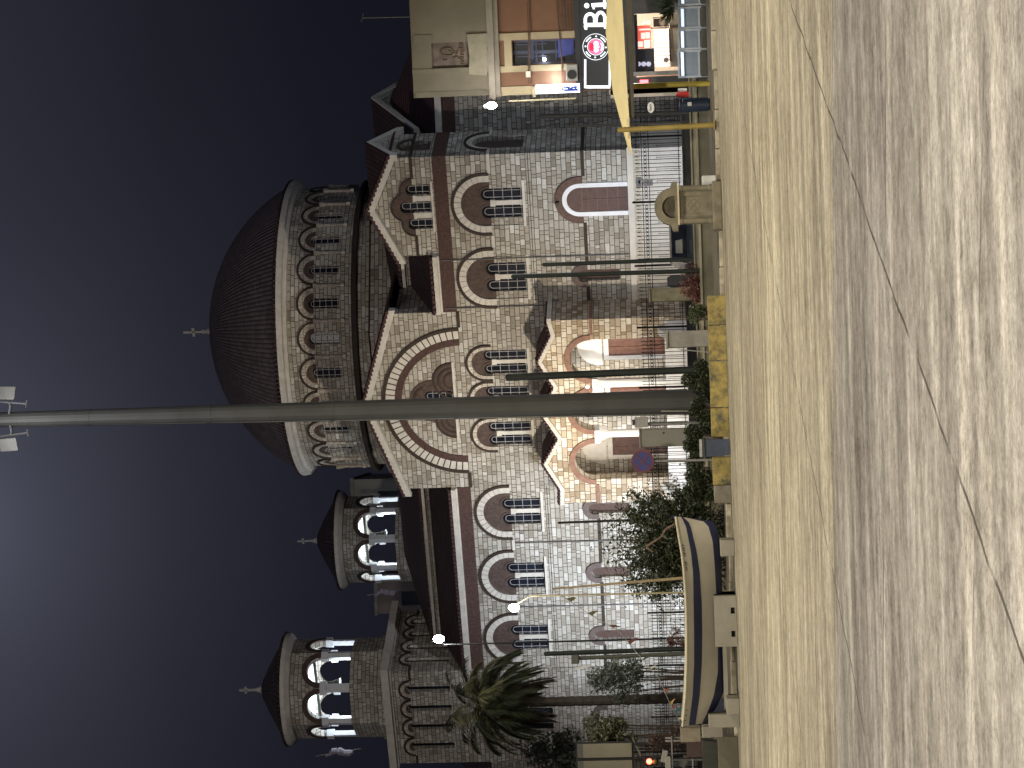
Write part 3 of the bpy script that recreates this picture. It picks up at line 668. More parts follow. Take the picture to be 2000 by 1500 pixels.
# bell towers
M_BCOL = mat('belfry_column', (.62, .64, .66), .6, .1, 3.)
def tower(nm_loc, z_off, base_front, sc=1.0):
    cx, cy = nm_loc; h = 2.75
    zt = 15.35
    ax = [-1.705 + 1.137 * k for k in range(4)]
    t = None
    faces = []
    for fi, th in enumerate((0, 90)):
        th = R(th)
        faces.append((lambda u, d, z, th=th: (cos(th) * u + sin(th) * (h - d), sin(th) * u - cos(th) * (h - d), z)))
    wl = MB()
    for fr_ in faces:
        wl.fr = fr_
        hl = [arched(a, .17, 12.5, 14.5, 8) for a in ax]
        if base_front: hl += [arched(-.72, .255, 7.5, 9.05, 8), arched(.2, .255, 7.5, 9.05, 8)] if fr_ is faces[0] else []
        wl.sheet([(-h, .4), (h, .4), (h, zt), (-h, zt)], hl, 0, .3, 0)
    wl.fr = FRONT; wl.box(-h, -h + .3, -h + .01, h, .4, zt - .01).box(-h + .3, h, h - .3, h, .4, zt - .01).box(-h, h, -h + .3, h, zt - .3, zt - .02)
    t = ch(wl, 'bell_tower', M_STD, loc=(cx, cy, z_off))
    w0 = None
    for a, loc, rz in [(a, (a, -h, 0), 0) for a in ax] + [(a, (h, a, 0), pi / 2) for a in ax]:
        if w0 is None:
            w0 = MB().prism(arched(0, .18, 12.5, 14.5, 8), .26, .28).build('window', M_GLASS, t, loc)
            MB().wedges(0, 14.5, .28, .47, -.04, .02, 9, .03).build('voussoirs', M_VOUS, w0)
            MB().ring(0, 14.5, .475, .566, -.09, .02, n=14).build('arch_moulding', M_MOLD, w0)
            MB().ring(0, 14.5, .172, .275, -.01, .05, n=10).build('tympanum', M_TERRA, w0)
        else: dup(w0, t, loc, rz)
    mo = MB()
    for fr_ in faces:
        mo.fr = fr_
        mo.box(-h, ax[0] - .566, -.09, .02, 14.4, 14.5); mo.box(ax[3] + .566, h, -.09, .02, 14.4, 14.5)
    mo.build('string_course', M_MOLD, t, split=True)
    if base_front:
        for u in (-.72, .2): MB().prism(arched(u, .26, 7.5, 9.05, 8), .26 - h, .28 - h).build('lower_window', M_GLASS, t)
    MB().box(-h - .4, h + .4, -h - .4, h + .4, zt + .1, zt + .46).box(-h - .15, h + .15, -h - .15, h + .15, zt, zt + .1).build('cornice', M_WHITE, t)
    # octagonal belfry
    z0 = zt + .42; b = ch(MB().lathe([(2.62, z0), (2.62, z0 + .45), (2.5, z0 + .5), (2.5, 17.6), (2.2, 17.62), (2.2, z0)], (0, 0, 0), 8, 0, 360), 'belfry', M_STD, loc=(cx, cy, z_off))
    vcam = math.atan2(46.8 - cx, 91.8 + cy)             # a corner faces the quay
    Rb = 2.5 * cos(pi / 8); hf = 2.5 * sin(pi / 8); wl = MB(); ar = MB(); co = MB()
    for k in range(8):
        th = vcam + R(22.5 + 45 * k)
        F_ = lambda u, d, z, th=th: (sin(th) * (Rb - d) + cos(th) * u, -cos(th) * (Rb - d) + sin(th) * u, z)
        wl.fr = ar.fr = co.fr = F_
        wl.prism([(-hf, 19.1), (-.68, 19.1)] + [(-.68 * cos(pi * j / 12), 19.1 + .68 * sin(pi * j / 12)) for j in range(13)] + [(hf, 19.1), (hf, 20.62), (-hf, 20.62)], 0, .3)
        ar.ring(0, 19.1, .685, .94, -.05, .12, n=16)
        for s_ in (-1, 1):
            co.box(s_ * (hf - .14) - .12, s_ * (hf - .14) + .12, .04, .28, 17.62, 18.75); co.box(s_ * (hf - .16) - .2, s_ * (hf - .16) + .2, -.04, .32, 18.75, 19.09)
    b.rotation_euler = (0, 0, vcam)
    wl.build('arcade', M_STD, t); ar.build('arcade_arch', M_TERRA, t, split=True); co.build('column', M_BCOL, t, split=True)
    MB().lathe([(2.3, 20.6), (2.55, 20.62), (2.82, 20.85), (2.85, 21.05), (2.5, 21.1)], (0, 0, 0), 40).build('belfry_cornice', M_WHITE, t)
    e = MB()
    for k in range(76):
        a = 2 * pi * k / 76; e.tube((2.9 * cos(a), 2.9 * sin(a), 21.1), (2.6 * cos(a), 2.6 * sin(a), 21.2), .075, .075, 5)
    e.build('eave_tiles', M_ROOF, t)
    MB().lathe([(.02, 22.5), (.5, 22.35), (1.2, 22.0), (2.0, 21.55), (2.75, 21.12)], (0, 0, 0), 48).build('belfry_roof', M_CONE, t)
    MB().lathe([(.26, 0), (.16, .1), (.08, .35), (.05, .45)], (0, 0, 22.42), 10).box(-.05, .05, -.05, .05, 22.8, 23.6).box(-.18, .18, -.05, .05, 23.2, 23.33).build('cross', M_LEAD, t)
    MB().lathe([(.02, .75), (.16, .7), (.2, .4), (.3, .1), (.36, 0), (.3, .02)], (.35, -.2, 18.35), 14).tube((.35, -.2, 19.1), (.35, -.2, 19.6), .03).box(-2.1, 2.1, -.28, -.12, 19.5, 19.62).build('bell', mat('bronze_bell', (.08, .08, .07), .45, .3, 6., metal=.6), t)
    MB().lathe([(.01, 19.95), (2.15, 19.95)], (0, 0, 0), 24).build('belfry_ceiling', mat('white_ceiling', (.8, .82, .85), .8, .05, 2.), t)
    return t
tw1 = tower((-18.35, 2.6), 0, True)
tw2 = tower((-20.0, 20.0), -.55, False)
ch(MB().slab([(-21.1, 5.6, 11.4), (-28, 5.6, 11.4), (-28, 11, 14.2), (-21.1, 11, 14.2)], (0, 0, .1)), 'west_roof', M_ROOF)
ch(MB().box(-28, -21.1, 5.9, 16, .4, 11.4), 'west_wall', M_STD)
# ------------------------------------------------------------------ cafe building on the right
KP = Plane(8.5, 66.6, R(9))
cafe = thing('cafe_building', 'two storey cafe building with orange upper wall and tall beige parapet', 'building', (8.5, 66.6, 0), -R(9))
KX = lambda x0, y0, x1, y1, c=0.: PX(KP, x0, y0, x1, y1, c)
def kbox(mb, x0, y0, x1, y1, d0, d1):
    u0, u1, z0, z1 = KX(x0, y0, x1, y1, d0); mb.box(u0, u1, d0, d1, z0, z1); return mb
M_OR = mat('orange_render', (.185, .098, .058), .85, .14, .8, bump=.15)
M_PARA = mat('beige_parapet_render', (.165, .148, .110), .9, .2, .7, bump=.3)
M_CREAM = mat('cream_trim', (.36, .30, .19), .75, .12, 2.)
M_FASC = mat('black_fascia', (.009, .011, .017), .4, .2, 3.)
uL = KP.at(900, 188)[0]; UR = uL + 9.
zp = KP.at(804, 100)[1]; zc = KP.at(958, 100)[1]; z1 = KP.at(1128, 100)[1]
pl_ = KX(843, 83, 917, 134)                            # sunken panel of the parapet
mb = MB().sheet([(uL, zc), (UR, zc), (UR, zp), (uL, zp)], [[(pl_[0], pl_[2]), (pl_[1], pl_[2]), (pl_[1], pl_[3]), (pl_[0], pl_[3])]], 0, .10, .35)
mb.box(uL, uL + .3, .36, 6, zc, zp)
mb.build('parapet', M_PARA, cafe)
rb = MB()
kbox(rb, 805, 133, 958, 141, -.03, 0); kbox(rb, 808, 68, 845, 83, -.02, 0); kbox(rb, 812, 178, 955, 187, -.03, 0)
rb.build('parapet_rib', mat('parapet_rib_render', (.165, .148, .110), .9, .2, 1.), cafe)
pn = MB().box(pl_[0], pl_[1], .085, .1, pl_[2], pl_[3]); panel = pn.build('relief_panel', mat('brown_relief_panel', (.12, .095, .078), .8, .5, 3.5), cafe)
M_REL = mat('relief_dark', (.10, .075, .05), .8, .2, 5.)
rl = MB(lambda u, d, z: (u, d, z))
def kstroke(pts, w=.035, d=.05):                       # raised strokes traced on the panel
    q = [KP.at(x, y, .08) for x, y in pts]
    rl.path([(u, .085, z) for u, z in q], w, 5)
for s_ in ([(873, 96), (866, 94), (860, 100)], [(860, 101), (868, 93), (880, 93), (887, 101)], [(860, 103), (868, 108), (880, 108), (887, 102)], [(887, 101), (880, 101), (876, 98)], [(887, 102), (893, 106)], [(885, 115), (891, 109), (897, 115), (905, 117)],
           [(866, 118), (869, 115)], [(870, 118), (873, 115)], [(892, 102), (895, 98)],
           [(897, 85), (903, 84), (904, 88), (898, 89), (897, 85)], [(896, 93), (904, 95), (903, 90)], [(899, 98), (907, 99)], [(899, 102), (905, 102)], [(899, 106), (906, 107)], [(898, 111), (906, 113)], [(900, 121), (906, 121), (907, 127), (901, 125)]):
    kstroke(s_, .032)
rl.build('relief', M_REL, panel)
sh = MB(); u0, u1, a, b_ = KX(914, 66, 956, 148, -.08)
sh.slab([(u0, -.06, a + .12), (u0 + .3, -.06, a), (u0 + .8, -.06, a + .07), (u1 - .2, -.06, a + .02), (u1, -.06, a + .04), (u1, -.06, b_ + .02), (u0 + .6, -.06, b_ - .04), (u0 + .05, -.06, b_)], (0, .06, 0))
sh.build('pale_patch', mat('pale_mortar_patch', (.25, .23, .17), .9, .2, 3., bump=.4), cafe)
mb = MB(); mb.box(uL - .12, UR, -.28, 0, zc - .12, zc).box(uL - .05, UR, -.16, 0, zc - .26, zc - .122).box(uL - .1, UR, -.22, 0, zc + .002, zc + .07)
mb.build('cornice', mat('grey_cornice', (.24, .215, .175), .8, .2, 2.), cafe)
wn = KX(1001, 77, 1128, 125)
MB().sheet([(uL, z1), (UR, z1), (UR, zc - .26), (uL, zc - .26)], [[(wn[0], wn[2] + .03), (wn[1], wn[2] + .03), (wn[1], wn[3]), (wn[0], wn[3])]], 0, .3, .4).box(uL, uL + .3, .4, 6, 0, zc - .27).build('upper_wall', M_OR, cafe)
tr = MB(); z_, zz = wn[2], wn[3]
tr.box(wn[0] - .20, wn[0] - .02, -.05, 0, z1, zc - .27).box(wn[1] + .02, wn[1] + .22, -.05, 0, z1, zc - .27).box(wn[0] - .02, wn[1] + .02, -.05, 0, zz + .02, zz + .24)
kbox(tr, 970, 169, 1040, 186, -.06, 0); kbox(tr, 1040, 169, 1046, 190, -.1, 0)
tr.build('trim', M_CREAM, cafe)
M_SHUT = mat('blue_grey_frame', (.045, .055, .095), .5, .2, 4.)
win = MB().box(wn[0], wn[1], .26, .29, z_, zz).build('window', M_GLASS, cafe)
f = MB(); um = (wn[0] + wn[1]) / 2
f.box(wn[0], wn[0] + .06, .2, .26, z_ + .031, zz).box(wn[1] - .06, wn[1], .2, .26, z_ + .031, zz).box(um - .05, um + .05, .2, .26, z_ + .031, zz).box(wn[0] + .06, wn[1] - .06, .205, .255, zz - .62, zz - .46).box(wn[0] + .06, wn[1] - .06, .207, .254, zz - .72, zz - .66)
for z in (z_ + .62, z_ + 1.02): f.box(wn[0] + .06, wn[1] - .06, .21, .25, z, z + .035)
for u in (wn[0] + .22, um + .22): f.box(u, u + .03, .212, .248, zz - .70, zz - 1.0); f.box(u - .0, u + .03, .213, .247, zz - .66, zz - .1)
f.build('frame', M_SHUT, win)
cu_ = KX(1090, 76, 1121, 112, .2); MB().slab([(cu_[0], .17, cu_[3]), (cu_[1], .17, cu_[3]), (cu_[1], .17, cu_[2]), (cu_[0] + .1, .17, cu_[2])], (0, .02, 0)).build('blue_cloth', mat('blue_cloth', (.055, .07, .25), .8, .15, 4.), win)
bl = P(1059, 114, 66.2); MB().ball((0, 0, 0), .05, 10).build('lamp_bulb', M_BULB, cafe, loc=(KX(1055, 112, 1063, 116, .1)[0], .12, KX(1055, 112, 1063, 116, .1)[2]))
ac = KX(1106, 126, 1128, 158, -.35)
acm = MB().box(ac[0], ac[1], -.38, -.04, ac[2], ac[3]); aco = acm.build('air_conditioner', mat('grey_air_conditioner', (.35, .35, .34), .5, .1, 5.), cafe, bevel=.01)
MB().tube(((ac[0] + ac[1]) / 2 - .05, -.4, (ac[2] + ac[3]) / 2), ((ac[0] + ac[1]) / 2 - .05, -.379, (ac[2] + ac[3]) / 2), .14, .14, 20).build('fan_grille', M_BLACK, aco)
bx = MB(); kbox(bx, 1027, 139, 1036, 151, -.12, 0); bx.build('alarm_box', mat('white_plastic', (.6, .57, .5), .5, .1, 5.), cafe)
cb = MB()
for y in (0,):
    for xx in (1032, 1035): 
        q = [KP.at(xx + (yy < 0) * 0 + (0 if yy > 60 else -2), yy, -.02) for yy in (0, 62, 80, 128, 165)]
        cb.path([(u, -.07, z) for u, z in q], .012, 5)
q = [KP.at(x, y, -.02) for x, y in ((1087, 0), (1092, 60), (1094, 76), (1098, 128), (1098, 165))]; cb.path([(u, -.08, z) for u, z in q], .018, 5)
cb.build('cable', mat('brown_cable', (.10, .05, .03), .6, .2, 5.), cafe)
rg = MB(); g0 = KX(1094, 4, 1127, 60, -.1)
for k in range(12): u = g0[0] + (g0[1] - g0[0]) * k / 11; rg.box(u - .012, u + .012, -.09, -.07, g0[2] + .02, g0[3])
for k in range(6): z = g0[2] + .03 + (g0[3] - g0[2] - .06) * k / 5; rg.box(g0[0], g0[1] + .6, -.088, -.072, z - .012, z + .012)
rg.build('balcony_lattice', mat('brown_lattice', (.13, .075, .05), .7, .3, 6.), cafe)
# lit sign fascia
z2 = KP.at(1206, 100)[1]
fa = MB().box(uL + .05, UR, -.16, 0, z2, z1).box(uL + .02, UR, -.2, -.04, z1 - .1, z1 + .06).build('sign_fascia', M_FASC, cafe)
M_LET = emit('lit_sign_white', (.86, .93, 1.), 1.0)
M_PINK = emit('lit_sign_pink', (.62, .14, .30), .8)
M_REDL = emit('lit_sign_red', (.85, .005, .05), .95)
L = MB()
def kpt(x, y): u, z = KP.at(x, y, -.18); return u, z
def let(pts): L.prism([kpt(x, y) for x, y in pts][::-1], -.22, -.161)
def arcpx(cx, cy, rx, ry, a0, a1, n=14): return [(cx + rx * cos(R(a0 + (a1 - a0) * k / n)), cy + ry * sin(R(a0 + (a1 - a0) * k / n))) for k in range(n + 1)]
def barc(cx, cy, rx, ry, t, a0, a1, n=14):
    o = arcpx(cx, cy, rx, ry, a0, a1, n); i_ = arcpx(cx, cy, rx - t, ry - t, a0, a1, n)
    for k in range(n): let([o[k], o[k + 1], i_[k + 1], i_[k]])
# the letter B: stem, serifs, two bowls; its foot runs along y=52
let([(1141, 45), (1184, 44), (1184, 52.5), (1141, 52.5)]); let([(1140, 50), (1147, 50), (1147, 58), (1142, 58)]); let([(1179, 50), (1184, 50), (1184, 56), (1180, 56)])
barc(1152.5, 38, 12.5, 14, 6.2, 180, 360); barc(1173, 38, 12, 17, 6.4, 180, 360)
let([(1140, 37.5), (1146.2, 37.5), (1146.2, 46), (1140, 46)]); let([(1158.5, 38), (1167, 38), (1167, 46), (1158.5, 46)]); let([(1178.5, 37.5), (1185, 37.5), (1185, 46), (1178.5, 46)]); let([(1158.5, 30), (1165, 28), (1167, 40), (1158.5, 40)])
# the letter i
L.build('sign_letter', M_LET, fa); L = MB()
let([(1155, 6.5), (1184, 4.5), (1184, 13), (1156, 14)]); let([(1155, 7), (1159, 7), (1162, 18), (1158, 18)]); let([(1178, 0.5), (1184, 1), (1184, 17), (1179, 17)]); let(arcpx(1146, 11, 5, 5.2, 0, 350, 16))
L.build('sign_letter', M_LET, fa); L = MB()
for b4 in ((1141, 116, 1145, 172), (1145, 167, 1192, 172.5), (1189, 116, 1193, 167)): let([(b4[0], b4[1]), (b4[2], b4[1]), (b4[2], b4[3]), (b4[0], b4[3])])
L.build('lit_frame', M_LET, fa)
L = MB()
cx, cy = 1163.5, 91.5
barc(cx, cy, 25.6, 26, .95, 0, 360, 36)
for k in range(4): let(arcpx(cx + 20 * cos(R(90 * k + 3)), cy + 20.6 * sin(R(90 * k + 3)), 1.7, 1.7, 0, 350, 8))
for a in (28, 118, 208, 298): barc(cx, cy, 22.2, 22.2, 2.6, a, a + 36, 8)
barc(cx, cy, 16.6, 16.6, 1.0, 0, 360, 30)
L.build('logo_ring', M_LET, fa)
L = MB(); L.prism([kpt(x, y) for x, y in arcpx(cx, cy, 14.8, 14.8, 0, 350, 26)][::-1], -.185, -.161); L.build('logo_disc', M_PINK, fa)
L = MB(); let(arcpx(cx + 1, cy - 6, 5, 5, 0, 350, 12)); let(arcpx(cx + 1, cy + 6, 4.6, 4.6, 0, 350, 12)); let([(cx - 4, cy - 1), (cx + 7, cy - 1.4), (cx + 7, cy + 1.4), (cx - 4, cy + 1)]); barc(cx + 2, cy, 12, 12, 2.4, -40, 40, 8); L.build('logo_figure', M_LET, fa)
L = MB(); let([(cx - 11, cy - 8), (cx - 5, cy - 7), (cx - 4, cy), (cx - 5, cy + 8), (cx - 11, cy + 7), (cx - 13, cy)]); L.build('logo_cap', M_REDL, fa)
# lit white side sign with blue strokes
ls = KX(1046, 166, 1132, 182, -.3)
lo = MB().box(ls[0], ls[1] + .02, -.32, -.06, ls[2], ls[3]).build('lit_side_sign', emit('lit_sign_cold', (.88, .94, 1), 2.6), cafe)
L = MB()
for pts in ([(1100, 168), (1104, 172), (1110, 170), (1116, 173), (1122, 169), (1129, 170)], [(1098, 170), (1098, 176), (1128, 174)], [(1106, 168), (1112, 175), (1118, 170), (1126, 172)], [(1102, 177), (1130, 176)]):
    q = [KP.at(x, y, -.33) for x, y in pts]; L.path([(u, -.33, z) for u, z in q], .022, 5)
L.build('sign_strokes', mat('blue_sign_paint', (.05, .10, .5), .5, .1, 3.), lo)
tb = KX(994, 193, 1125, 196, -.1); MB().box(tb[0], tb[1], -.22, -.12, tb[2], tb[3]).build('drain_pipe', mat('yellowish_pipe', (.45, .40, .26), .5, .2, 3.), cafe)
# ground floor opening and lit interior
dk = MB(); o0 = KX(1240, 24, 1392, 148, 0)
dk.box(uL + .05, o0[0], -.1, .5, 0, z2).box(o0[1], o0[1] + .55, -.1, .5, 0, z2).box(o0[1] + 1.6, UR, -.1, .5, 0, z2).box(o0[0], o0[1], -.1, .3, o0[3] + .0, z2).build('shop_front', mat('dark_shop_front', (.035, .034, .034), .5, .3, 3.), cafe)
kbox(MB(), 1232, 139, 1330, 147, -.12, -.101).build('door_frame', M_GREY, cafe)
MB().box(o0[0] - .5, UR, .5, 5.8, -.02, .02).box(o0[0] - .5, UR, .5, 5.8, 2.9, 2.94).box(o0[0] - .6, o0[0] - .5, .5, 5.8, 0, 2.9).build('interior', mat('interior_render', (.5, .45, .38), .8, .1, 2.), cafe)
MB().box(o0[0] - .5, UR, 5.7, 5.8, .02, 2.9).build('interior_back_wall', mat('cream_wall_tiles', (.62, .55, .45), .6, .1, 3.), cafe)
def inner(name, px, d0, d1, m): mb = MB(); kbox(mb, *px, d0, d1); return mb.build(name, m, cafe)
inner('dark_panel', (1243, 95, 1278, 140), 1.2, 1.3, mat('dark_navy_panel', (.02, .022, .035), .5, .2, 3.))
mp_ = inner('menu_board', (1243, 50, 1271, 94), 1.15, 1.2, emit('lit_menu_red', (.75, .12, .08), .75))
mw = MB()
for px in ((1245, 81, 1256, 92), (1258, 78, 1270, 93), (1252, 64, 1260, 76), (1261, 63, 1269, 75), (1248, 56, 1270, 59), (1252, 41, 1260, 47), (1262, 40, 1270, 47)): kbox(mw, *px, 1.10, 1.14)
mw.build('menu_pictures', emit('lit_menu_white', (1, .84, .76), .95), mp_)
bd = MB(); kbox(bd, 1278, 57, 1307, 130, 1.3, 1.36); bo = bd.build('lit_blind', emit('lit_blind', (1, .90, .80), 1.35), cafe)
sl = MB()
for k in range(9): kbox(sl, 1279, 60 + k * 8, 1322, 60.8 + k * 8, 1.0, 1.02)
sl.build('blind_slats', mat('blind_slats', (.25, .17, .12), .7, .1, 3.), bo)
inner('ceiling_bulkhead', (1240, 28, 1246, 147), 1.0, 1.4, mat('dark_bulkhead', (.03, .03, .032), .6, .2, 3.))
inner('oven', (1276, 36, 1306, 52), 1.1, 1.5, mat('dark_brown_oven', (.07, .035, .03), .5, .3, 4.))
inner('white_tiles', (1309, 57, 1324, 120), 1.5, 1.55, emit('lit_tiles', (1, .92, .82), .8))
ct = MB(); kbox(ct, 1309, 26, 1326, 130, .9, 1.5); ct.build('counter', mat('counter_stone', (.5, .42, .33), .5, .2, 4.), cafe)
sv = MB(); kbox(sv, 1275, 33, 1308, 34.5, 1.1, 1.5); kbox(sv, 1271, 53, 1326, 55, .8, .86); kbox(sv, 1307, 56, 1310, 120, .8, .84); sv.build('shelf', mat('brown_shelf', (.10, .06, .05), .6, .2, 5.), cafe)
pt = MB()
for x, y, r in ((1294, 43, .11), (1303, 23, .06), (1307, 26, .06), (1315, 27, .08), (1301, 117, .08), (1316, 42, .07), (1316, 74, .07)):
    u, z = KP.at(x, y, 1.0); pt.ball((u, 1.0, z), r, 10)
pt.build('crockery', mat('pale_crockery', (.75, .65, .55), .4, .1, 5.), cafe, split=True)
bt = MB()
for k in range(3): u, z = KP.at(1247 + k * 10, 125, 1.1); bt.ball((u, 1.1, z), .075, 10)
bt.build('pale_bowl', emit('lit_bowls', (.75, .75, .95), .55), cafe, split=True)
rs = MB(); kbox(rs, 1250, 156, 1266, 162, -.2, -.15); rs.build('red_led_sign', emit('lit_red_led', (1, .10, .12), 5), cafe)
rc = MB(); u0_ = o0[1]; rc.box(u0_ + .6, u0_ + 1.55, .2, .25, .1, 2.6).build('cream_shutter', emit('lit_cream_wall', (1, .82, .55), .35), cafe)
os_ = KP.at(1271, 210, -.4)
ov = thing('oval_sign', 'small white oval sign hung beside the yellow post', 'sign', KP.w(os_[0], -.4, os_[1]), -R(9))
MB().prism([(.16 * cos(R(a)), .10 * sin(R(a))) for a in range(0, 360, 15)], 0, .02).build('sign_plate', mat('white_sign', (.6, .58, .55), .5, .1, 4.), ov)
MB().path([(-.10, -.004, .0), (-.07, -.004, .04), (-.05, -.004, -.03), (-.01, -.004, .02), (.03, -.004, -.02), (.06, -.004, .03), (.1, -.004, -.01)], .008, 5).build('sign_script', M_BLACK, ov)
an = P(709, 35, 68); a2 = P(800, 33, 68)
MB().tube(an, a2, .02).tube(an + Vector((-.12, 0, .06)), an + Vector((.15, 0, -.02)), .015).build('roof_antenna', M_GREY); tag(bpy.data.objects['roof_antenna'], 'thin mast antenna rising from the cafe parapet', 'antenna')

# awning with its yellow posts
aw = thing('awning', 'long pale yellow fabric awning tapering to a point outside the cafe', 'awning', (6.6, 58, 0))
tip = P(1233.5, 297, 57.4); e1 = P(1223, 145, 57.3); e2 = P(1215, -6, 57.2); e3 = e2 + (e2 - e1) * 1.2
t1 = P(1218, 256, 57.9); t2 = P(1197, 181, 58.7); t3 = P(1183, 64, 59.2); t4 = P(1186, -6, 59.2); t5 = t4 + (t4 - t3) * 2
o_ = Vector((6.6, 58, 0)); sub = lambda v: tuple(v - o_)
cv = MB()
low_ = [tip.lerp(e1, .25), tip.lerp(e1, .55), e1, e2, e3]; upp = [t1, t2.lerp(t1, .4), t2, t3.lerp(t4, .5), t5]
upp = [t1, t2, t3, t4, t5]
cv.poly([sub(tip), sub(low_[0]), sub(upp[0])])
for k in range(4): cv.poly([sub(low_[k]), sub(low_[k + 1]), sub(upp[k + 1]), sub(upp[k])])
bk = [sub(tip + Vector((.4, 5, .1))), sub(e3 + Vector((0, 5.5, .3)))]
cv.poly([sub(tip), sub(t1), sub(t2), sub(t3), sub(t4), sub(t5), bk[1], bk[0]])
cv.build('canopy', mat('pale_yellow_canvas', (.66, .56, .31), .8, .08, 1.5), aw, clean=True)
bm_ = MB(); q0 = P(1228, 230, 57.6); q1 = P(1222, -6, 57.5)
bm_.slab([sub(q0 + Vector((0, 0, -.02))), sub(q1 + Vector((1.5, 0, 0))), sub(q1 + Vector((1.5, 0, -.17))), sub(q0 + Vector((0, 0, -.14)))], (0, .12, 0))
bm_.build('frame_beam', mat('grey_beam', (.13, .115, .09), .6, .2, 3.), aw)
M_YEL = mat('yellow_post_paint', (.25, .185, .05), .55, .25, 3., bump=.2)
M_YEL2 = mat('bright_yellow_post_paint', (.46, .37, .06), .5, .2, 3.)
p0 = P(1400, 244, 57.3); p1 = P(1206, 254, 57.3); p0.z = .1
MB().tube(sub(p0), sub(p1), .07, .065, 14).build('post', M_YEL, aw)
MB().box(p0.x - 6.6 - .12, p0.x - 6.6 + .12, p0.y - 58 - .12, p0.y - 58 + .12, .10, .13).build('base_plate', M_YEL, aw)
p0 = P(1386, 163, 61); p1 = P(1236, 168, 61); p0.z = .1
MB().tube(sub(p0), sub(p1), .07, .07, 14).build('post', M_YEL2, aw)

# windbreak of glass over planters, in three sections
wbp = QP(63.2)
def windbreak(y0, y1, label):
    u0, u1, za, zb = PX(wbp, 1326, y0, 1365, y1); _, _, zc_, zd = PX(wbp, 1367, y0, 1388, y1)
    t = thing('windbreak_planter', label, 'windbreak', (u0, 63.2, .1), 0, 'glass windbreak planters in front of the cafe')
    wd = u1 - u0
    MB().box(.02, wd - .02, 0, .02, za - .1, zb - .1).build('glass_panel', M_FROST, t)
    f = MB()
    for u in (0, wd - .05): f.box(u, u + .05, -.03, .05, zc_ - .1, zb - .07)
    f.box(0.05, wd - .05, -.03, .05, zb - .12, zb - .07).box(.05, wd - .05, -.03, .05, za - .13, za - .08); f.build('frame', mat('pale_aluminium', (.46, .49, .54), .4, .1, 4., metal=.3), t)
    MB().box(.06, wd - .06, -.045, -.035, zb - .24, zb - .16).build('glow_strip', emit('strip_self_glow', (.8, .9, 1), .9), t)  # strip glows by itself, in place of light caught on the glass
    MB().box(.02, wd - .02, -.1, .4, 0, za - .16).build('planter_box', mat('dark_planter', (.07, .068, .055), .8, .2, 3.), t, bevel=.02)
M_FROST = mat('frosted_glass', (.22, .25, .29), .3, .25, 2.)
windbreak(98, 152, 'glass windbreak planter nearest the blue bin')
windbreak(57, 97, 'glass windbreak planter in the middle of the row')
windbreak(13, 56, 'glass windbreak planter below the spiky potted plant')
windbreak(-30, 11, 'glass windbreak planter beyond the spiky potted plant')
pp = P(1311, 12, 63.6); g = random.Random(3); mb = MB()
pot = thing('potted_plant', 'dark spiky potted plant above the cafe windbreak', 'plant', (pp.x, pp.y, .55))
for k in range(70):
    d = Vector((g.gauss(0, 1), g.gauss(0, .7), abs(g.gauss(.5, .7)))).normalized(); l = g.uniform(.35, .75); e = d.cross(Vector((0, 1, .1))).normalized() * .02
    b0 = Vector((g.gauss(0, .08), 0, .45)); mb.f.append([mb.raw(b0 - e), mb.raw(b0 + d * l * .6 + Vector((0, 0, .02)) - e), mb.raw(b0 + d * l), mb.raw(b0 + d * l * .6 + e)])
M_LEAFD = leafmat('dark_leaves', (.010, .020, .008), (.050, .072, .025))
mb.build('leaves', M_LEAFD, pot, clean=False); MB().lathe([(.01, 0), (.16, 0), (.2, .4), (.17, .4), (.01, .36)], (0, 0, 0), 14).tube((0, 0, .3), (0, 0, .5), .03).build('pot', M_CONC, pot)

# blue bin, grey bollard-like posts near the cafe
def cyl_thing(name, label, cat, x0, x1, y, r, m, Y, group=None, top='round', zb=None, ytop=None):
    a = P(x1, y, Y); b = P(x0, ytop if ytop is not None else y, Y); zz = a.z if zb is None else zb
    mb = MB(); base = Vector((a.x, Y, zz)); topv = b - base
    mb.path([(0, 0, 0), topv], r, 12)
    if top == 'round': mb.ball(topv, r, 10)
    return tag(mb.build(name, m, loc=base), label, cat, group)
bp = QP(61.5); u0, u1, za, zb = PX(bp, 1328, 190, 1392, 219)
bn = thing('litter_bin', 'navy blue litter bin under the awning beside the yellow post', 'bin', ((u0 + u1) / 2, 61.5, .1))
M_NAVY = mat('navy_bin', (.016, .026, .055), .5, .25, 4.)
r_ = (u1 - u0) / 2; hb = zb - .1
MB().lathe([(.01, .04), (r_ * .92, .04), (r_, hb * .9), (r_ * .95, hb * .92), (r_ * .98, hb), (.01, hb + .03)], (0, 0, 0), 20).build('bin_body', M_NAVY, bn)
MB().box(-.05, .05, -r_ - .03, -r_ * .9, hb * .62, hb * .75).build('bin_label', mat('white_label', (.6, .6, .62), .6, .1, 4.), bn)
MB().tube((0, 0, 0), (0, 0, .04), r_ * .8, r_ * .8, 16).build('bin_foot', M_BLACK, bn)
q = P(1344, 184, 62.2); vb = thing('red_canister', 'small red and white canister beside the navy bin', 'canister', (q.x, 62.2, .1))
MB().tube((0, 0, .55), (0, 0, .85), .075, .075, 12).tube((0, 0, .85), (0, 0, .9), .05, .04, 12).build('canister_body', mat('red_plastic', (.5, .03, .03), .4, .1, 4.), vb)
MB().tube((.12, 0, .6), (.12, 0, .85), .05, .05, 10).build('white_bottle', mat('white_bottle', (.7, .68, .65), .4, .1, 4.), vb)
MB().box(-.3, .3, -.15, .15, .5, .55).box(-.28, -.24, -.1, .1, 0, .5).box(.24, .28, -.1, .1, 0, .5).build('stand', M_GREY, vb)
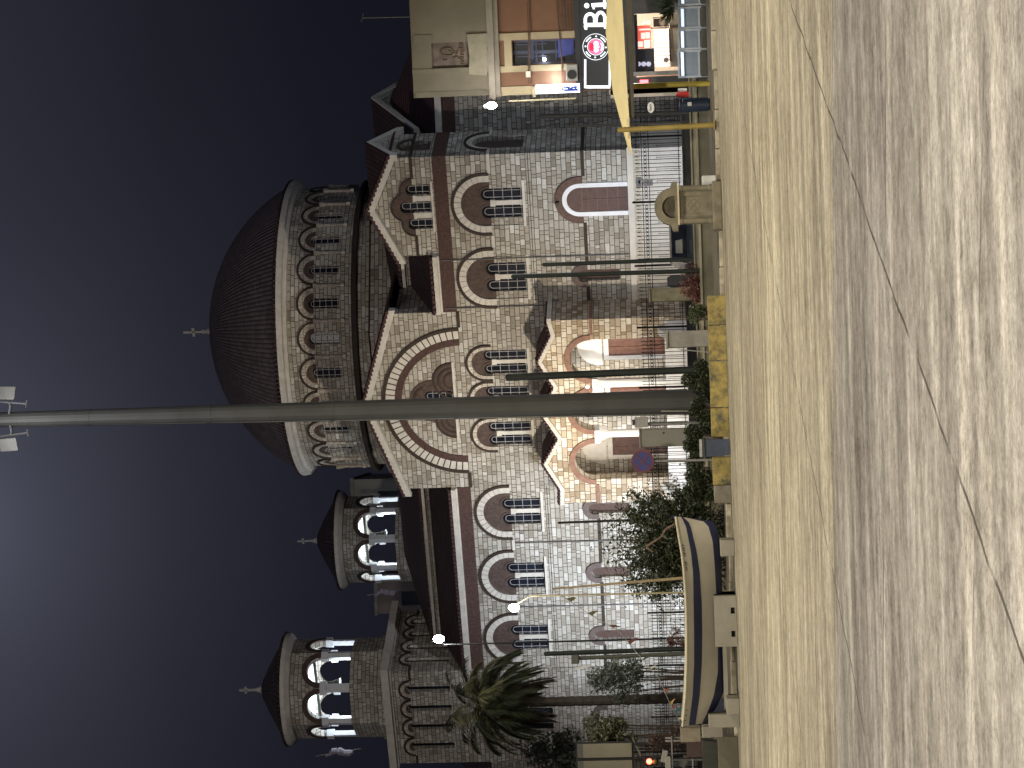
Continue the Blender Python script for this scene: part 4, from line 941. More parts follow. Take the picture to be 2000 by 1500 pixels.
cyl_thing('grey_pipe_post', 'grey pipe post with a rounded tip beside the cafe lamp', 'post', 1057, 1335, 222, .075, mat('grey_green_pipe', (.055, .055, .05), .6, .25, 3.), 71, zb=-.3, ytop=227)
cyl_thing('rusty_rod', 'thin rusty rod standing behind the awning point', 'post', 1113, 1345, 238, .03, mat('rusty_rod', (.08, .07, .06), .6, .3, 3.), 71, zb=-.3, ytop=247)
# wall lamp of the cafe
q = P(960, 206, 65.4)
wl = thing('wall_lamp', 'bright white lamp on a bracket at the cafe corner', 'lamp', q)
MB().ball((0, 0, 0), .15, 14, (.7, .7, 1.05)).build('lamp_globe', emit('cold_lamp', (1, .97, .93), 40), wl)
MB().path([(0, .1, .12), (.12, .5, .2), (.3, 1.35, .2)], .025, 6).tube((0, .02, .14), (0, .06, .2), .05, .07, 10).build('bracket', M_GREY, wl)

# ------------------------------------------------------------------ fountain of carved stone
FY = 57.0; fp = QP(FY); fx = fp.at(1400, 400)[0]
M_FST = mat('weathered_fountain_stone', (.145, .128, .092), .9, .28, 4., bump=.5)
ft = thing('stone_fountain', 'carved stone drinking fountain with arched niche and square panel on the kerb', 'fountain', (fx, FY, 0))
def fz(x): return fp.at(x, 400)[1]
def fu(y): return fp.at(1350, y)[0] - fx
MB().box(fu(452), fu(358), -.42, .5, 0, fz(1391)).prism([(0, 0), (.1, 0), (.1, .1)], 0, .1).build('base_slab', M_FST, ft, bevel=.03)
zs_, zt_ = fz(1391), fz(1327)
MB().sheet([(fu(436), zs_), (fu(364), zs_), (fu(364), zt_), (fu(436), zt_)], [[(fu(419), fz(1373)), (fu(383), fz(1373)), (fu(383), fz(1336)), (fu(419), fz(1336))]], -.1, .03, .5).box(fu(419), fu(383), -.071, -.06, fz(1373), fz(1336)).build('pedestal', M_FST, ft)
px_ = MB()
for u in (fu(432), fu(368)): px_.lathe([(.085, zs_), (.085, zs_ + .06), (.065, zs_ + .1), (.065, zt_ - .1), (.085, zt_ - .05), (.085, zt_)], (u, -.12, 0), 12)
px_.build('column', M_FST, ft)
um_ = (fu(419) + fu(383)) / 2; zm = (fz(1373) + fz(1336)) / 2; rl_ = MB()
q4 = [(um_ - .17, -.07, zm), (um_, -.07, zm + .17), (um_ + .17, -.07, zm), (um_, -.07, zm - .17), (um_ - .17, -.07, zm)]; rl_.path(q4, .012, 5); rl_.path([(um_ - .15, -.07, zm - .15), (um_ + .15, -.07, zm + .15)], .008, 5); rl_.path([(um_ - .15, -.07, zm + .15), (um_ + .15, -.07, zm - .15)], .008, 5); rl_.build('carving', M_FST, ft)
MB().box(fu(439), fu(362), -.2, .45, fz(1327), fz(1323.5)).build('shelf', mat('pale_shelf_stone', (.42, .36, .24), .8, .15, 4.), ft, bevel=.008)
zs2, ztop = fz(1323.5), fz(1278); ra = .47; cxu = fu(402)
o2 = [(cxu - .62, zs2), (cxu + .62, zs2), (cxu + .62, zs2 + .13), (cxu + .5, zs2 + .17)] + [(cxu + ra * cos(R(8 + 164 * k / 20)), ztop - ra + ra * sin(R(8 + 164 * k / 20))) for k in range(21)] + [(cxu - .5, zs2 + .17), (cxu - .62, zs2 + .13)]
MB().sheet(o2, [arched(cxu - .02, .28, zs2 + .06, ztop - .47, 14)], -.08, .22, .42).prism(arched(cxu - .02, .285, zs2 + .055, ztop - .47, 14), .14, .3).build('arched_back', M_FST, ft)
q = P(1398, 352, 57.0); tag(MB().box(-.12, .12, -.15, .15, 0, .36).build('white_block', mat('pale_block', (.42, .42, .42), .8, .2, 5.), loc=(q.x, 57.05, .12), bevel=.02), 'small pale block standing against the fountain base', 'block')

# ------------------------------------------------------------------ yellow kerb blocks and blue bin
M_YB = None
def yellow_block_mat():
    m, nt, b = nodes('worn_yellow_paint'); T = N(nt, 'ShaderNodeTexCoord').outputs['Object']; ob = N(nt, 'ShaderNodeObjectInfo').outputs['Random']
    sh_ = N(nt, 'ShaderNodeVectorMath', operation='ADD', ins={0: T}); cb_ = N(nt, 'ShaderNodeCombineXYZ', ins={0: mth(nt, 'MULTIPLY', ob, 50.)}); nt.links.new(cb_.outputs[0], sh_.inputs[1])
    f = noise(nt, sh_.outputs[0], 3.4, 7, .7)
    c = ramp(nt, f, [(.36, (.07, .062, .040)), (.46, (.17, .135, .05)), (.55, (.26, .20, .06)), (.74, (.37, .285, .085))]); nt.links.new(c, b.inputs['Base Color']); b.inputs['Roughness'].default_value = .8
    bp_ = N(nt, 'ShaderNodeBump', ins={'Strength': .4, 'Distance': .02, 'Height': f}); nt.links.new(bp_.outputs[0], b.inputs['Normal']); return m
M_YB = yellow_block_mat(); M_GB = mat('dirty_concrete_block', (.20, .18, .14), .9, .35, 3., bump=.5)
ybp = QP(56.5)
for y0, y1, lab, m in ((577, 634, 'worn yellow concrete block at the end nearest the fountain', M_YB), (636, 703, 'worn yellow concrete block stained dark at one end', M_YB), (705, 795, 'long worn yellow concrete block in front of the tall pole', M_YB), (797, 853, 'bright yellow concrete block touching the blue wheelie bin', M_YB), (893, 947, 'yellow concrete block standing beyond the blue wheelie bin, chipped corner', M_YB), (948, 983, 'dirty grey concrete block with faded yellow, nearest the boat', M_GB)):
    u0, u1, za, zb = PX(ybp, 1392, y0, 1424, y1)
    tag(MB().box(0, u1 - u0, 0, .5, 0, .44 if m is M_YB else .42).box(.0, u1 - u0, -.02, .0, .0, .36).build('kerb_block', m, loc=(u0, 56.5, 0), bevel=.03), lab, 'kerb block', 'yellow painted kerb blocks')
u0, u1, za, zb = PX(QP(56.1), 1368, 857, 1428, 891)
bb = thing('wheelie_bin', 'faded blue wheelie bin wedged between the yellow blocks', 'bin', ((u0 + u1) / 2, 56.1, 0)); hw2 = (u1 - u0) / 2
MB().slab([(-hw2 * .9, -.2, .03), (hw2 * .9, -.2, .03), (hw2, -.25, .62), (-hw2, -.25, .62)], (0, .48, 0)).build('bin_body', mat('faded_blue_plastic', (.035, .045, .075), .55, .25, 3.), bb)
MB().box(-hw2 * 1.04, hw2 * 1.04, -.28, .26, .625, .69).build('lid', mat('dark_bin_lid', (.02, .022, .025), .5, .2, 4.), bb, bevel=.015)
MB().box(-hw2, hw2, -.24, .2, .70, .76).build('rubbish', mat('pale_rubbish', (.28, .27, .26), .8, .3, 9.), bb)

# no-stopping sign
q = P(1400, 898, 58.4); s0 = P(1255, 901, 58.4)
sg = thing('no_stopping_sign', 'round blue no stopping sign with red border and red cross', 'sign', (q.x, 58.4, .1))
rs_ = .295; zc_s = s0.z - .1; dx = s0.x - q.x
disc = lambda r: [(dx + r * cos(R(a)), zc_s + r * sin(R(a))) for a in range(0, 360, 10)]
pl2 = MB().prism(disc(rs_ - .05), -.06, -.045).build('sign_plate', mat('blue_sign_face', (.018, .018, .105), .5, .1, 5.), sg)
MB().ring(dx, zc_s, rs_ - .05, rs_, -.065, -.045, 0, 360, 36).build('red_border', mat('red_sign_border', (.085, .012, .018), .5, .12, 5.), pl2)
X = MB(); c45 = (rs_ - .04) * .72
for s_ in (-1, 1): X.prism([(dx - c45, zc_s - s_ * c45 - .022), (dx - c45, zc_s - s_ * c45 + .022), (dx + c45, zc_s + s_ * c45 + .022), (dx + c45, zc_s + s_ * c45 - .022)], -.072 - .002 * s_, -.066)
X.build('red_cross', mat('red_sign_cross', (.075, .012, .025), .5, .12, 5.), pl2)
MB().tube((0, 0, 0), (dx, -.01, zc_s), .032, .032, 10).build('pole', M_GREY, sg)
# ------------------------------------------------------------------ tall floodlight mast
MY = 60.0; b0 = P(1330, 786, MY); tp = P(0, 820, MY); ax = (tp - b0).normalized()
base = b0 - ax * ((b0.z - .1) / ax.z); topz = tp + ax * 1.3
mast = thing('floodlight_mast', 'very tall thick grey mast rising past the top with two floodlights', 'mast', base)
M_MAST = mat('dull_mast_paint', (.030, .0295, .028), .6, .22, 1.2, metal=0., bump=.05)
rel = lambda v: tuple(v - base)
mb = MB(); prev = None; H = (topz - base).length; segs = [0, .17, .34, .50, .66, .82, 1]
for k in range(6):
    f0, f1 = segs[k], segs[k + 1]; r = lambda f: .345 - .15 * f
    p, q = base + ax * H * f0, base + ax * H * f1
    mb.tube(rel(p), rel(q), r(f0), r(f1), 16)
    if k: mb.tube(rel(p - ax * .06), rel(p + ax * .06), r(f0) + .006, r(f0) + .005, 16)
mb.build('pole', M_MAST, mast)
MB().tube((0, 0, 0), (0, 0, .06), .5, .5, 16).tube((0, 0, .06), (0, 0, .25), .37, .36, 16).build('base_flange', M_MAST, mast)
lad = MB()
for s_ in (0,): lad.tube(rel(base + Vector((-.30, -.12, 1))), rel(topz + Vector((-.17, -.08, -1.2))), .018, .018, 6)
lad.build('cable_conduit', M_STEEL, mast)
M_STEELD = mat('dull_steel', (.06, .06, .06), .5, .2, 2.)
M_FLD = mat('pale_floodlight_housing', (.105, .10, .09), .5, .12, 4.)
for px0, py in ((14, 768), (18, 868)):
    c = P(px0, py, MY - .1); s_ = 1 if py < 800 else -1
    f = MB(); f.slab([(-.18, -.16, -.26), (.18, -.16, -.26), (.18, .02, .28), (-.18, .02, .28)], (0, .16, .06)); fo = f.build('floodlight', M_FLD, mast, loc=rel(c), bevel=.02, rot=(0, R(6 * s_), R(10 * s_)))
    a = MB(); m_ = base + ax * ((c.z - base.z) / ax.z)
    a.path([tuple(m_ - c + Vector((.15 * s_, 0, -.1))), (-.3 * s_, .05, -.12), (-.22 * s_, .08, -.05)], .04, 8); a.path([(-.24 * s_, .05, .3), (-.24 * s_, .05, -.55)], .03, 6); a.path([(-.34 * s_, .05, -.55), (-.14 * s_, .05, -.55)], .02, 6)
    a.build('bracket', M_STEELD, fo)

# utility cabinets
def cabinet(name, label, px, Y, depth, m, grp=None):
    u0, u1, za, zb = PX(QP(Y), *px); t = thing(name, label, 'cabinet', ((u0 + u1) / 2, Y, .1)); w = (u1 - u0) / 2
    return t, w, za - .1, zb - .1
t, w, za, zb = cabinet('utility_cabinet', 'tall plain grey utility cabinet behind the hedge beside the mast', (1251, 837, 1328, 872), 61.0, .4, None)
M_CAB = mat('grey_cabinet', (.175, .165, .135), .6, .12, 2.)
MB().box(-w, w, 0, .4, 0, zb).build('cabinet_body', M_CAB, t, bevel=.01); MB().box(-w + .03, w - .03, -.012, 0, .2, zb - .05).build('door', M_CAB, t); MB().ball((w * .5, -.02, zb - .62), .025, 8).build('lock', M_BLACK, t)
MB().box(-w - .02, w + .02, -.03, .42, zb, zb + .04).build('cabinet_top', M_CAB, t)
t, w, za, zb = cabinet('meter_box', 'small grey meter box on a thin post between mast and cabinet', (1239, 815, 1266, 835), 60.6, .25, None)
MB().box(-w, w, 0, .22, za, zb).build('box_body', mat('light_grey_box', (.26, .25, .23), .5, .12, 3.), t, bevel=.01); MB().tube((-.05, .1, 0), (-.05, .1, za), .04).build('post', M_GREY, t)
MB().box(-w * .5, w * .6, -.02, 0, zb - .01, zb + .06).build('hood', M_BLACK, t)
for x0, y0, y1, lab in ((1292, 803, 803, 'thin pale pipe standing in front of the mast'), (1300, 683, 690, 'thin pale pipe standing beside the concrete pillar')):
    cyl_thing('thin_pipe', lab, 'pipe', x0 if y0 > 700 else 1330, 1396, y1, .014, M_STEEL, 59.2, zb=.1, ytop=y0)

# dark green posts and lamp posts
GP = 'rounded dark green posts before the church'
cyl_thing('green_post', 'shorter dark green post rising beside the parked car', 'post', 1062, 1340, 507, .058, M_GREENP, 66, GP, zb=-.3, ytop=517)
cyl_thing('green_post', 'taller dark green post reaching the column of the second arched window', 'post', 1002, 1340, 530, .064, M_GREENP, 65, GP, zb=-.3, ytop=540)
cyl_thing('green_post', 'thickest dark green post standing before the porch columns', 'post', 993, 1340, 722, .105, M_GREENP, 65, GP, zb=-.3, ytop=737)
cyl_thing('green_post', 'dark green post behind the boat, touching the olive box post', 'post', 1066, 1345, 1266, .066, M_GREENP, 64, GP, zb=-.3, ytop=1277)
cyl_thing('slim_post', 'slim dark post with no lamp, rising out of the leafy tree', 'post', 1091, 1345, 1011, .035, M_BLACK, 66, zb=-.3, ytop=1021)
M_OLV = mat('olive_post_paint', (.055, .058, .045), .5, .25, 4.)
t0 = P(1118, 1286, 63); b0_ = P(1345, 1274, 63)
pg = thing('box_post', 'olive grey post topped by a box, next to the dark green post', 'post', (b0_.x, 63, -.3))
MB().path([(0, 0, 0), (t0.x - b0_.x, 0, t0.z + .3)], .058, 10).build('pole', M_OLV, pg)
q = P(1124, 1288, 62.9); MB().box(-.12, .12, -.1, .1, -.1, .12).build('junction_box', M_OLV, pg, loc=(q.x - b0_.x, -.05, q.z + .3), bevel=.02)
q = P(1128, 1296, 62.9); MB().slab([(-.05, 0, .1), (.02, 0, .12), (.10, 0, -.3), (.04, 0, -.32)], (0, .06, 0)).build('side_lamp_arm', mat('white_arm', (.5, .5, .5), .5, .1, 4.), pg, loc=(q.x - b0_.x - .14, -.05, q.z + .25))
M_LAMP = emit('cold_white_lamp', (.97, .98, 1), 45)
def lamp_post(label, bx, by, tx, ty, lx, ly, Y, r, rl, m, arm):
    b = P(bx, by, Y); t_ = P(tx, ty, Y); l = P(lx, ly, Y - .05); o = Vector((b.x, Y, -.3 if Y > 64.6 else .1))
    e = thing('street_lamp', label, 'street lamp', o, 0, 'lit street lamps')
    MB().path([(0, 0, 0), tuple(t_ - o)], [r, r * .8], 10).build('pole', m, e)
    MB().ball(tuple(l - o), rl, 14, (.85, .85, 1.15)).build('lamp_globe', M_LAMP, e)
    MB().path([tuple(t_ - o), tuple((t_ - o).lerp(l - o, .6) + Vector((0, 0, arm))), tuple(l - o + Vector((0, 0, rl * .5)))], .012, 6).build('arm', m, e)
    return l
LA = lamp_post('lit lamp on a thin tall post above the palm and brown band', 1345, 1246, 868, 1259, 857, 1248, 66, .032, .145, M_BLACK, .05)
M_POLY = mat('pale_yellow_pole', (.27, .23, .14), .5, .2, 3.)
LB = lamp_post('lit round lamp on a curved arm from the yellowish post behind the boat', 1345, 1157, 1037, 1164, 1004, 1187, 58.5, .027, .125, M_POLY, .06)

# ------------------------------------------------------------------ boat on its cradle
BY = 54.9; bpn = QP(BY)
xb, xs_ = bpn.at(1330, 1013)[0], bpn.at(1350, 1421)[0]; BL = xb - xs_
boat = thing('wooden_boat', 'white wooden boat with a navy stripe standing on pale blocks', 'boat', ((xb + xs_) / 2, BY + .75, 0))
bx0 = (xb + xs_) / 2
def interp(tab, t):
    for (a, va), (b, vb) in zip(tab, tab[1:]):
        if t <= b: f = (t - a) / (b - a); f = f * f * (3 - 2 * f) if False else f; return va + (vb - va) * f
    return tab[-1][1]
ty_ = lambda y: (y - 1013) / 408.
SHE = [(ty_(y), bpn.at(x, y)[1]) for x, y in ((1321, 1013), (1327, 1050), (1333, 1085), (1337, 1120), (1341, 1180), (1342, 1230), (1342, 1290), (1340, 1350), (1337, 1390), (1334, 1421))]
WAT = [(ty_(y), bpn.at(x, y)[1]) for x, y in ((1333, 1013), (1370, 1019), (1384, 1030), (1393, 1062), (1397, 1110), (1400, 1170), (1403, 1240), (1403, 1320), (1395, 1365), (1384, 1395), (1372, 1421))]
KEE = [(ty_(y), bpn.at(x, y)[1]) for x, y in ((1335, 1013), (1392, 1020), (1402, 1034), (1408, 1070), (1412, 1150), (1415, 1240), (1417, 1320), (1416, 1360), (1399, 1395), (1376, 1421))]
BEA = [(0, .03), (.04, .16), (.1, .34), (.2, .56), (.35, .74), (.55, .80), (.75, .74), (.9, .60), (1, .47)]
NS = 40
def hull_pt(t, h, side, off=0.):                        # h: 0 keel .. 1 sheer
    zk, zs = interp(KEE, t), interp(SHE, t); z = zk + (zs - zk) * h
    b = interp(BEA, t) * (max(h, 0) ** .5 * (.80 + .20 * h)) + .02 + off
    return (bx0 * 0 + (xb - BL * t) - bx0, side * b, z)
def strip(h0f, h1f, off=0., n=8):
    m_ = MB()
    for side in (-1, 1):
        G_ = []
        for i in range(NS + 1):
            t = i / NS; h0, h1 = h0f(t), h1f(t); G_.append([m_.raw(hull_pt(t, h0 + (h1 - h0) * j / n, side, off)) for j in range(n + 1)])
        for p, q in zip(G_, G_[1:]):
            for j in range(n): m_.f.append([p[j], q[j], q[j + 1], p[j + 1]])
    return m_
hw = lambda t: min(.97, max(.02, (interp(WAT, t) - interp(KEE, t)) / max(.05, interp(SHE, t) - interp(KEE, t))))
M_HULL = mat('cream_boat_paint', (.335, .308, .25), .45, .1, 1.5); M_BNAVY = mat('navy_boat_paint', (.012, .016, .045), .4, .25, 3.)
tm = strip(hw, lambda t: 1.)
tr_ = [hull_pt(1, 1 - j / 10 * .98, -1) for j in range(11)] + [hull_pt(1, .02 + j / 10 * .98, 1) for j in range(11)]
tm.poly(tr_); tm.build('hull', M_HULL, boat, smooth=True, clean=True)
strip(lambda t: 0., hw).build('hull_bottom', M_BNAVY, boat, smooth=True)
zf = lambda t, f: 1 - f * (1.23 - .32) / 1.0 if False else 1
def hz(x0, x1, t):                                      # stripe height fraction from its measured top/bottom
    return None
ST0 = [(ty_(y), bpn.at(x, y)[1]) for x, y in ((1331, 1013), (1340, 1030), (1350, 1080), (1354, 1120), (1355, 1180), (1356, 1240), (1356, 1300), (1353, 1360), (1346, 1419), (1346, 1421))]
ST1 = [(ty_(y), bpn.at(x, y)[1]) for x, y in ((1340, 1013), (1349, 1030), (1361, 1080), (1367, 1120), (1371, 1180), (1372, 1240), (1371, 1300), (1367, 1360), (1359, 1419), (1359, 1421))]
hh = lambda tab, t: (interp(tab, t) - interp(KEE, t)) / max(.05, interp(SHE, t) - interp(KEE, t))
strip(lambda t: max(.05, min(.9, hh(ST1, t))), lambda t: max(.1, min(.96, hh(ST0, t))), .014, 3).build('stripe', M_BNAVY, boat, smooth=True)
gw = MB()
for side in (-1, 1): gw.path([Vector(hull_pt(i / NS, 1., side)) + Vector((0, side * .01, .01)) for i in range(NS + 1)], .035, 6)
gw.build('gunwale', mat('pale_gunwale', (.36, .33, .25), .5, .12, 4.), boat)
dk_ = MB()
for i in range(NS): dk_.f.append([dk_.raw(Vector(hull_pt(t, .9, s_))) for t, s_ in ((i / NS, -1), ((i + 1) / NS, -1), ((i + 1) / NS, 1), (i / NS, 1))])
dk_.build('deck', mat('worn_deck', (.25, .20, .13), .7, .25, 4.), boat)
MB().slab([(xs_ - bx0 + .10, -.03, .18), (xs_ - bx0 + .42, -.03, .22), (xs_ - bx0 + .62, -.03, .40), (xs_ - bx0 + .28, -.03, .62), (xs_ - bx0 + .02, -.03, .66)], (0, .06, 0)).build('rudder', M_BNAVY, boat)
MB().path([(xb - bx0 - .02, 0, interp(SHE, 0) - .05), (xb - bx0 + .02, 0, interp(SHE, 0) + .12)], .04, 8).build('stem_post', M_BNAVY, boat)
lt = MB()
for k in range(9):
    t = .13 + .012 * k + (.02 if k > 4 else 0); a_ = Vector(hull_pt(t, .965, -1, .012)); b_ = Vector(hull_pt(t + .006, .91, -1, .012)); lt.path([a_, b_], .009, 4)
    if k % 2: lt.path([Vector(hull_pt(t, .93, -1, .012)), Vector(hull_pt(t + .009, .935, -1, .012))], .008, 4)
for k in range(3): lt.path([Vector(hull_pt(.92 + .025 * k, .95, -1, .012)), Vector(hull_pt(.925 + .025 * k, .91, -1, .012))], .011, 4)
lt.build('hull_lettering', mat('dark_lettering', (.03, .03, .03), .6, .1, 4.), boat)
mt = P(1340, 1127, BY + .6); mtop = P(1080, 1150, BY + .6); o = Vector((bx0, BY + .75, 0))
MB().path([tuple(mt - o + Vector((0, 0, -.3))), tuple(mtop - o)], [.04, .022], 8).build('mast', mat('weathered_mast', (.22, .17, .10), .6, .25, 4.), boat)
gd = MB()
for pts in ([(1320, 1022), (1300, 1034), (1292, 1048)], [(1292, 1048), (1262, 1068), (1275, 1078)]): gd.path([tuple(P(x, y, BY + .7) - o) for x, y in pts], [.02, .035, .02], 6)
gd.build('bow_spar', mat('reddish_spar', (.12, .075, .058), .6, .3, 5.), boat)
# cradle blocks
M_CBL = mat('pale_cradle_block', (.205, .192, .16), .85, .18, 2., bump=.2)
def block(px, Y, d, label, m=M_CBL, z0=None, cat='block', name='cradle_block', grp='pale blocks under the boat', holes=False):
    u0, u1, za, zb = PX(QP(Y), *px); za = 0 if z0 is None else za
    w = (u1 - u0) / 2; lc = ((u0 + u1) / 2, Y, 0)
    if holes:
        t = MB().sheet([(-w, .01), (w, .01), (w, zb), (-w, zb)], [[(-w * .62, .05), (-w * .38, .05), (-w * .38, .15), (-w * .62, .15)], [(w * .30, .05), (w * .54, .05), (w * .54, .15), (w * .30, .15)]], 0, .3, d).box(-w, w, .31, d, 0, zb - .002).build(name, m, loc=lc)
    else: t = MB().slab([(-w, 0, za), (w, 0, za), (w * 1.06, 0, zb), (-w * 1.06, 0, zb)], (0, d, 0)).build(name, m, loc=lc, bevel=.02)
    return tag(t, label, cat, grp)
block((1396, 1164, 1444, 1263), BY - .1, 1.2, 'large pale block with two dark slots under the middle of the boat', holes=True)
block((1407, 1055, 1437, 1086), BY + .1, .9, 'small pale block under the bow of the boat')
block((1419, 1365, 1448, 1396), BY - .1, .9, 'small pale block under the rudder of the boat')
block((1384, 1396, 1439, 1421), BY + .25, .7, 'upright pale slab behind the rudder of the boat')
tag(MB().box(0, bpn.at(1415, 1265)[0] - bpn.at(1415, 1392)[0], 0, .12, 0, .10).build('timber_beam', M_CBL, loc=(bpn.at(1415, 1392)[0], BY + .5, .26)), 'pale timber beam lying between the cradle blocks', 'beam')
# bunting from the mast to the stern
bun = thing('bunting', 'string of small coloured pennants from the boat mast to the stern', 'bunting', tuple(mtop))
linep = [(1078, 1150), (1145, 1196), (1208, 1232), (1242, 1273), (1258, 1291), (1287, 1325), (1310, 1378), (1330, 1414)]
LP = [P(x, y, BY + .55) - mtop for x, y in linep]
MB().path([tuple(p) for p in LP], .008, 5).build('cord', M_GREY, bun)
PC_ = [('olive_pennant', (.08, .068, .025)), ('red_pennant', (.10, .03, .028)), ('dark_pennant', (.05, .055, .05)), ('yellow_pennant', (.27, .18, .06)), ('rust_pennant', (.15, .05, .028)), ('green_pennant', (.02, .07, .07)), ('pale_pennant', (.5, .47, .42))]
PM = [mat(n, c, .8, .15, 5.) for n, c in PC_]; gb = random.Random(5)
def along(f):
    f *= len(LP) - 1; k = min(int(f), len(LP) - 2); return LP[k].lerp(LP[k + 1], f - k)
for k, (f, ci, l) in enumerate(((.06, 0, .34), (.15, 0, .36), (.24, 1, .42), (.36, 1, .5), (.45, 2, .32), (.54, 2, .34), (.62, 6, .25), (.70, 2, .36), (.775, 4, .25), (.84, 3, .26), (.87, 4, .24), (.90, 5, .42), (.95, 6, .34))):
    a = along(f); b = along(min(1, f + .02)); d = Vector((gb.uniform(-.1, .5), gb.uniform(-.15, .15), -gb.uniform(.5, 1))).normalized() * l * .62
    c = MB(); m_ = (a + b) / 2 + d
    c.slab([tuple(a), tuple(b), tuple(m_ + Vector((.05, .02, 0)) if ci in (3, 6) else m_), tuple((a + m_) / 2 + Vector((.02, .04, 0)))], (0, .006, 0)); c.build('pennant', PM[ci], bun)

# ------------------------------------------------------------------ iron fence of the church yard
FC = -13.0
S_ = lambda y, x=1290: CHP.at(x, y, FC)[0]
fw = thing('fence_wall', 'low dark stone wall carrying the iron fence', 'wall', CHP.w(0, FC, -.3), -CHP.phi)
MB().box(-14, 19, -.15, .15, 0, .86).build('wall_body', mat('dark_kerb_wall', (.09, .085, .075), .9, .3, 2.), fw); MB().box(-14, 19, -.2, .2, .862, .92).build('coping', mat('dark_coping', (.10, .095, .085), .85, .25, 2.), fw)
fence = thing('iron_fence', 'black iron church fence with spear tips and a row of rings', 'fence', CHP.w(0, FC, .62), -CHP.phi)
def panel(n, sp):
    m_ = MB(); L_ = n * sp
    for z in (.12, 1.24, 1.50): m_.box(0, L_, -.016, .016, z, z + .03)
    for k in range(n):
        u = (k + .5) * sp
        m_.box(u - .009, u + .009, -.009, .009, .05, 1.68); m_.lathe([(.001, 1.66), (.024, 1.70), (.001, 1.80)], (u, 0, 0), 4)
        if k < n - 1: m_.ring(u + sp / 2, 1.385, .048, .066, -.008, .008, 0, 360, 10)
        if k % 3 == 1: m_.box(u + sp / 2 - .006, u + sp / 2 + .006, -.006, .006, .05, .95); m_.box(u + sp * .22, u + sp * .78, -.006, .006, .95, .962)
    return m_
PN, PSP = 16, .158; PL_ = PN * PSP
f0 = None
s = -12.0
while s < 17.5:
    if f0 is None: f0 = panel(PN, PSP).build('fence_panel', M_BLACK, fence, loc=(s, 0, 0))
    else: dup(f0, fence, (s, 0, 0))
    s += PL_ + .09
p0_ = None; s = -12.045
while s < 17.6:
    if p0_ is None: p0_ = MB().box(-.03, .03, -.03, .03, 0, 1.85).ball((0, 0, 1.88), .05, 8).build('fence_post', M_BLACK, fence, loc=(s, 0, 0))
    else: dup(p0_, fence, (s, 0, 0))
    s += PL_ + .09
for y0, y1, x0, x1, lab in ((346, 365, 1242, 1253, 'small white notice with a dark picture, upper one on the fence'), (350, 363, 1256, 1275, 'white notice divided in four, on the fence behind the fountain')):
    u0, u1, za, zb = PX(CHP, x0, y0, x1, y1, FC - .05); t = thing('notice_board', lab, 'notice', CHP.w((u0 + u1) / 2, FC - .05, za), -CHP.phi); w = (u1 - u0) / 2
    MB().box(-w, w, 0, .015, 0, zb - za).build('notice_plate', mat('white_notice', (.8, .82, .86), .5, .05, 5.), t)
    MB().box(-w * .1, w * .1, -.004, 0, .02, zb - za - .02).box(-w * .9, w * .9, -.006, -.004, (zb - za) * .46, (zb - za) * .54).build('notice_print', mat('grey_print', (.35, .37, .42), .6, .1, 5.), t)
    if x0 == 1242: MB().box(-w * .3, w * .35, -.008, -.006, .05, zb - za - .1).build('notice_picture', M_BLACK, t)
# stone pillars of the gate
for px, c, lab, m in (((1271, 562, 1340, 588), 66.5, 'mossy stone gate pillar nearest the reddish shrub', mat('mossy_pillar', (.13, .115, .075), .9, .45, 2.5, bump=.5)), ((1305, 646, 1366, 678), 62.0, 'plain grey concrete gate pillar before the carved porch door', M_CONC)):
    u0, u1, za, zb = PX(QP(c), *px); t = thing('gate_pillar', lab, 'pillar', ((u0 + u1) / 2, c, -.3 if c > 64.6 else .1)); w = (u1 - u0) / 2
    zb = zb - t.location.z; MB().box(-w, w, 0, .6, 0, zb).build('pillar_body', m, t, bevel=.02); MB().box(-w - .03, w + .03, -.04, .64, zb + .002, zb + .06).build('pillar_cap', m, t, bevel=.01)
struct(MB(lambda u, d, z: tuple(CHP.w(u, d, z))).box(-40, 40, FC, 30, -.6, .44).build('forecourt_pavement', mat('pale_paving', (.32, .30, .27), .85, .2, 1.)))

# parked car
cq = P(1345, 452, 70.5)
car = thing('parked_car', 'dark parked car facing the quay half hidden by the fountain', 'car', (cq.x, 70.5, -.3), R(4))
M_CAR = mat('dark_car_paint', (.03, .036, .04), .25, .1, 3., spec=.6)
cb_ = MB()
prof = [(-.0, .32), (-.02, .72), (.12, .86), (.95, 1.0), (1.65, 1.50), (2.9, 1.55), (3.7, 1.05), (4.1, .98), (4.15, .35)]
sec = []
for y, z in prof:
    wv = .88 if z < 1.1 else .66; sec.append((wv, y, z))
G_ = [[cb_.raw((s_ * wv, y, z)) for s_ in (-1, -.6, .6, 1)] for wv, y, z in sec]
for p, q in zip(G_, G_[1:]):
    for j in range(3): cb_.f.append([p[j], p[j + 1], q[j + 1], q[j]])
for s_ in (0, 3): cb_.f.append([g_[s_] for g_ in G_])
cb_.f.append([G_[0][0], G_[0][1], G_[0][2], G_[0][3], G_[-1][3], G_[-1][2], G_[-1][1], G_[-1][0]])
cb_.build('car_body', M_CAR, car, bevel=.03)
MB().slab([(-.70, .97, 1.02), (.70, .97, 1.02), (.58, 1.60, 1.47), (-.58, 1.60, 1.47)], (0, -.02, .02)).build('windscreen', M_GLASS, car)
MB().slab([(-.55, 1.05, 1.13), (-.1, 1.05, 1.13), (-.1, 1.35, 1.34), (-.5, 1.35, 1.34)], (0, -.03, .03)).build('sun_shade', M_STEEL, car)
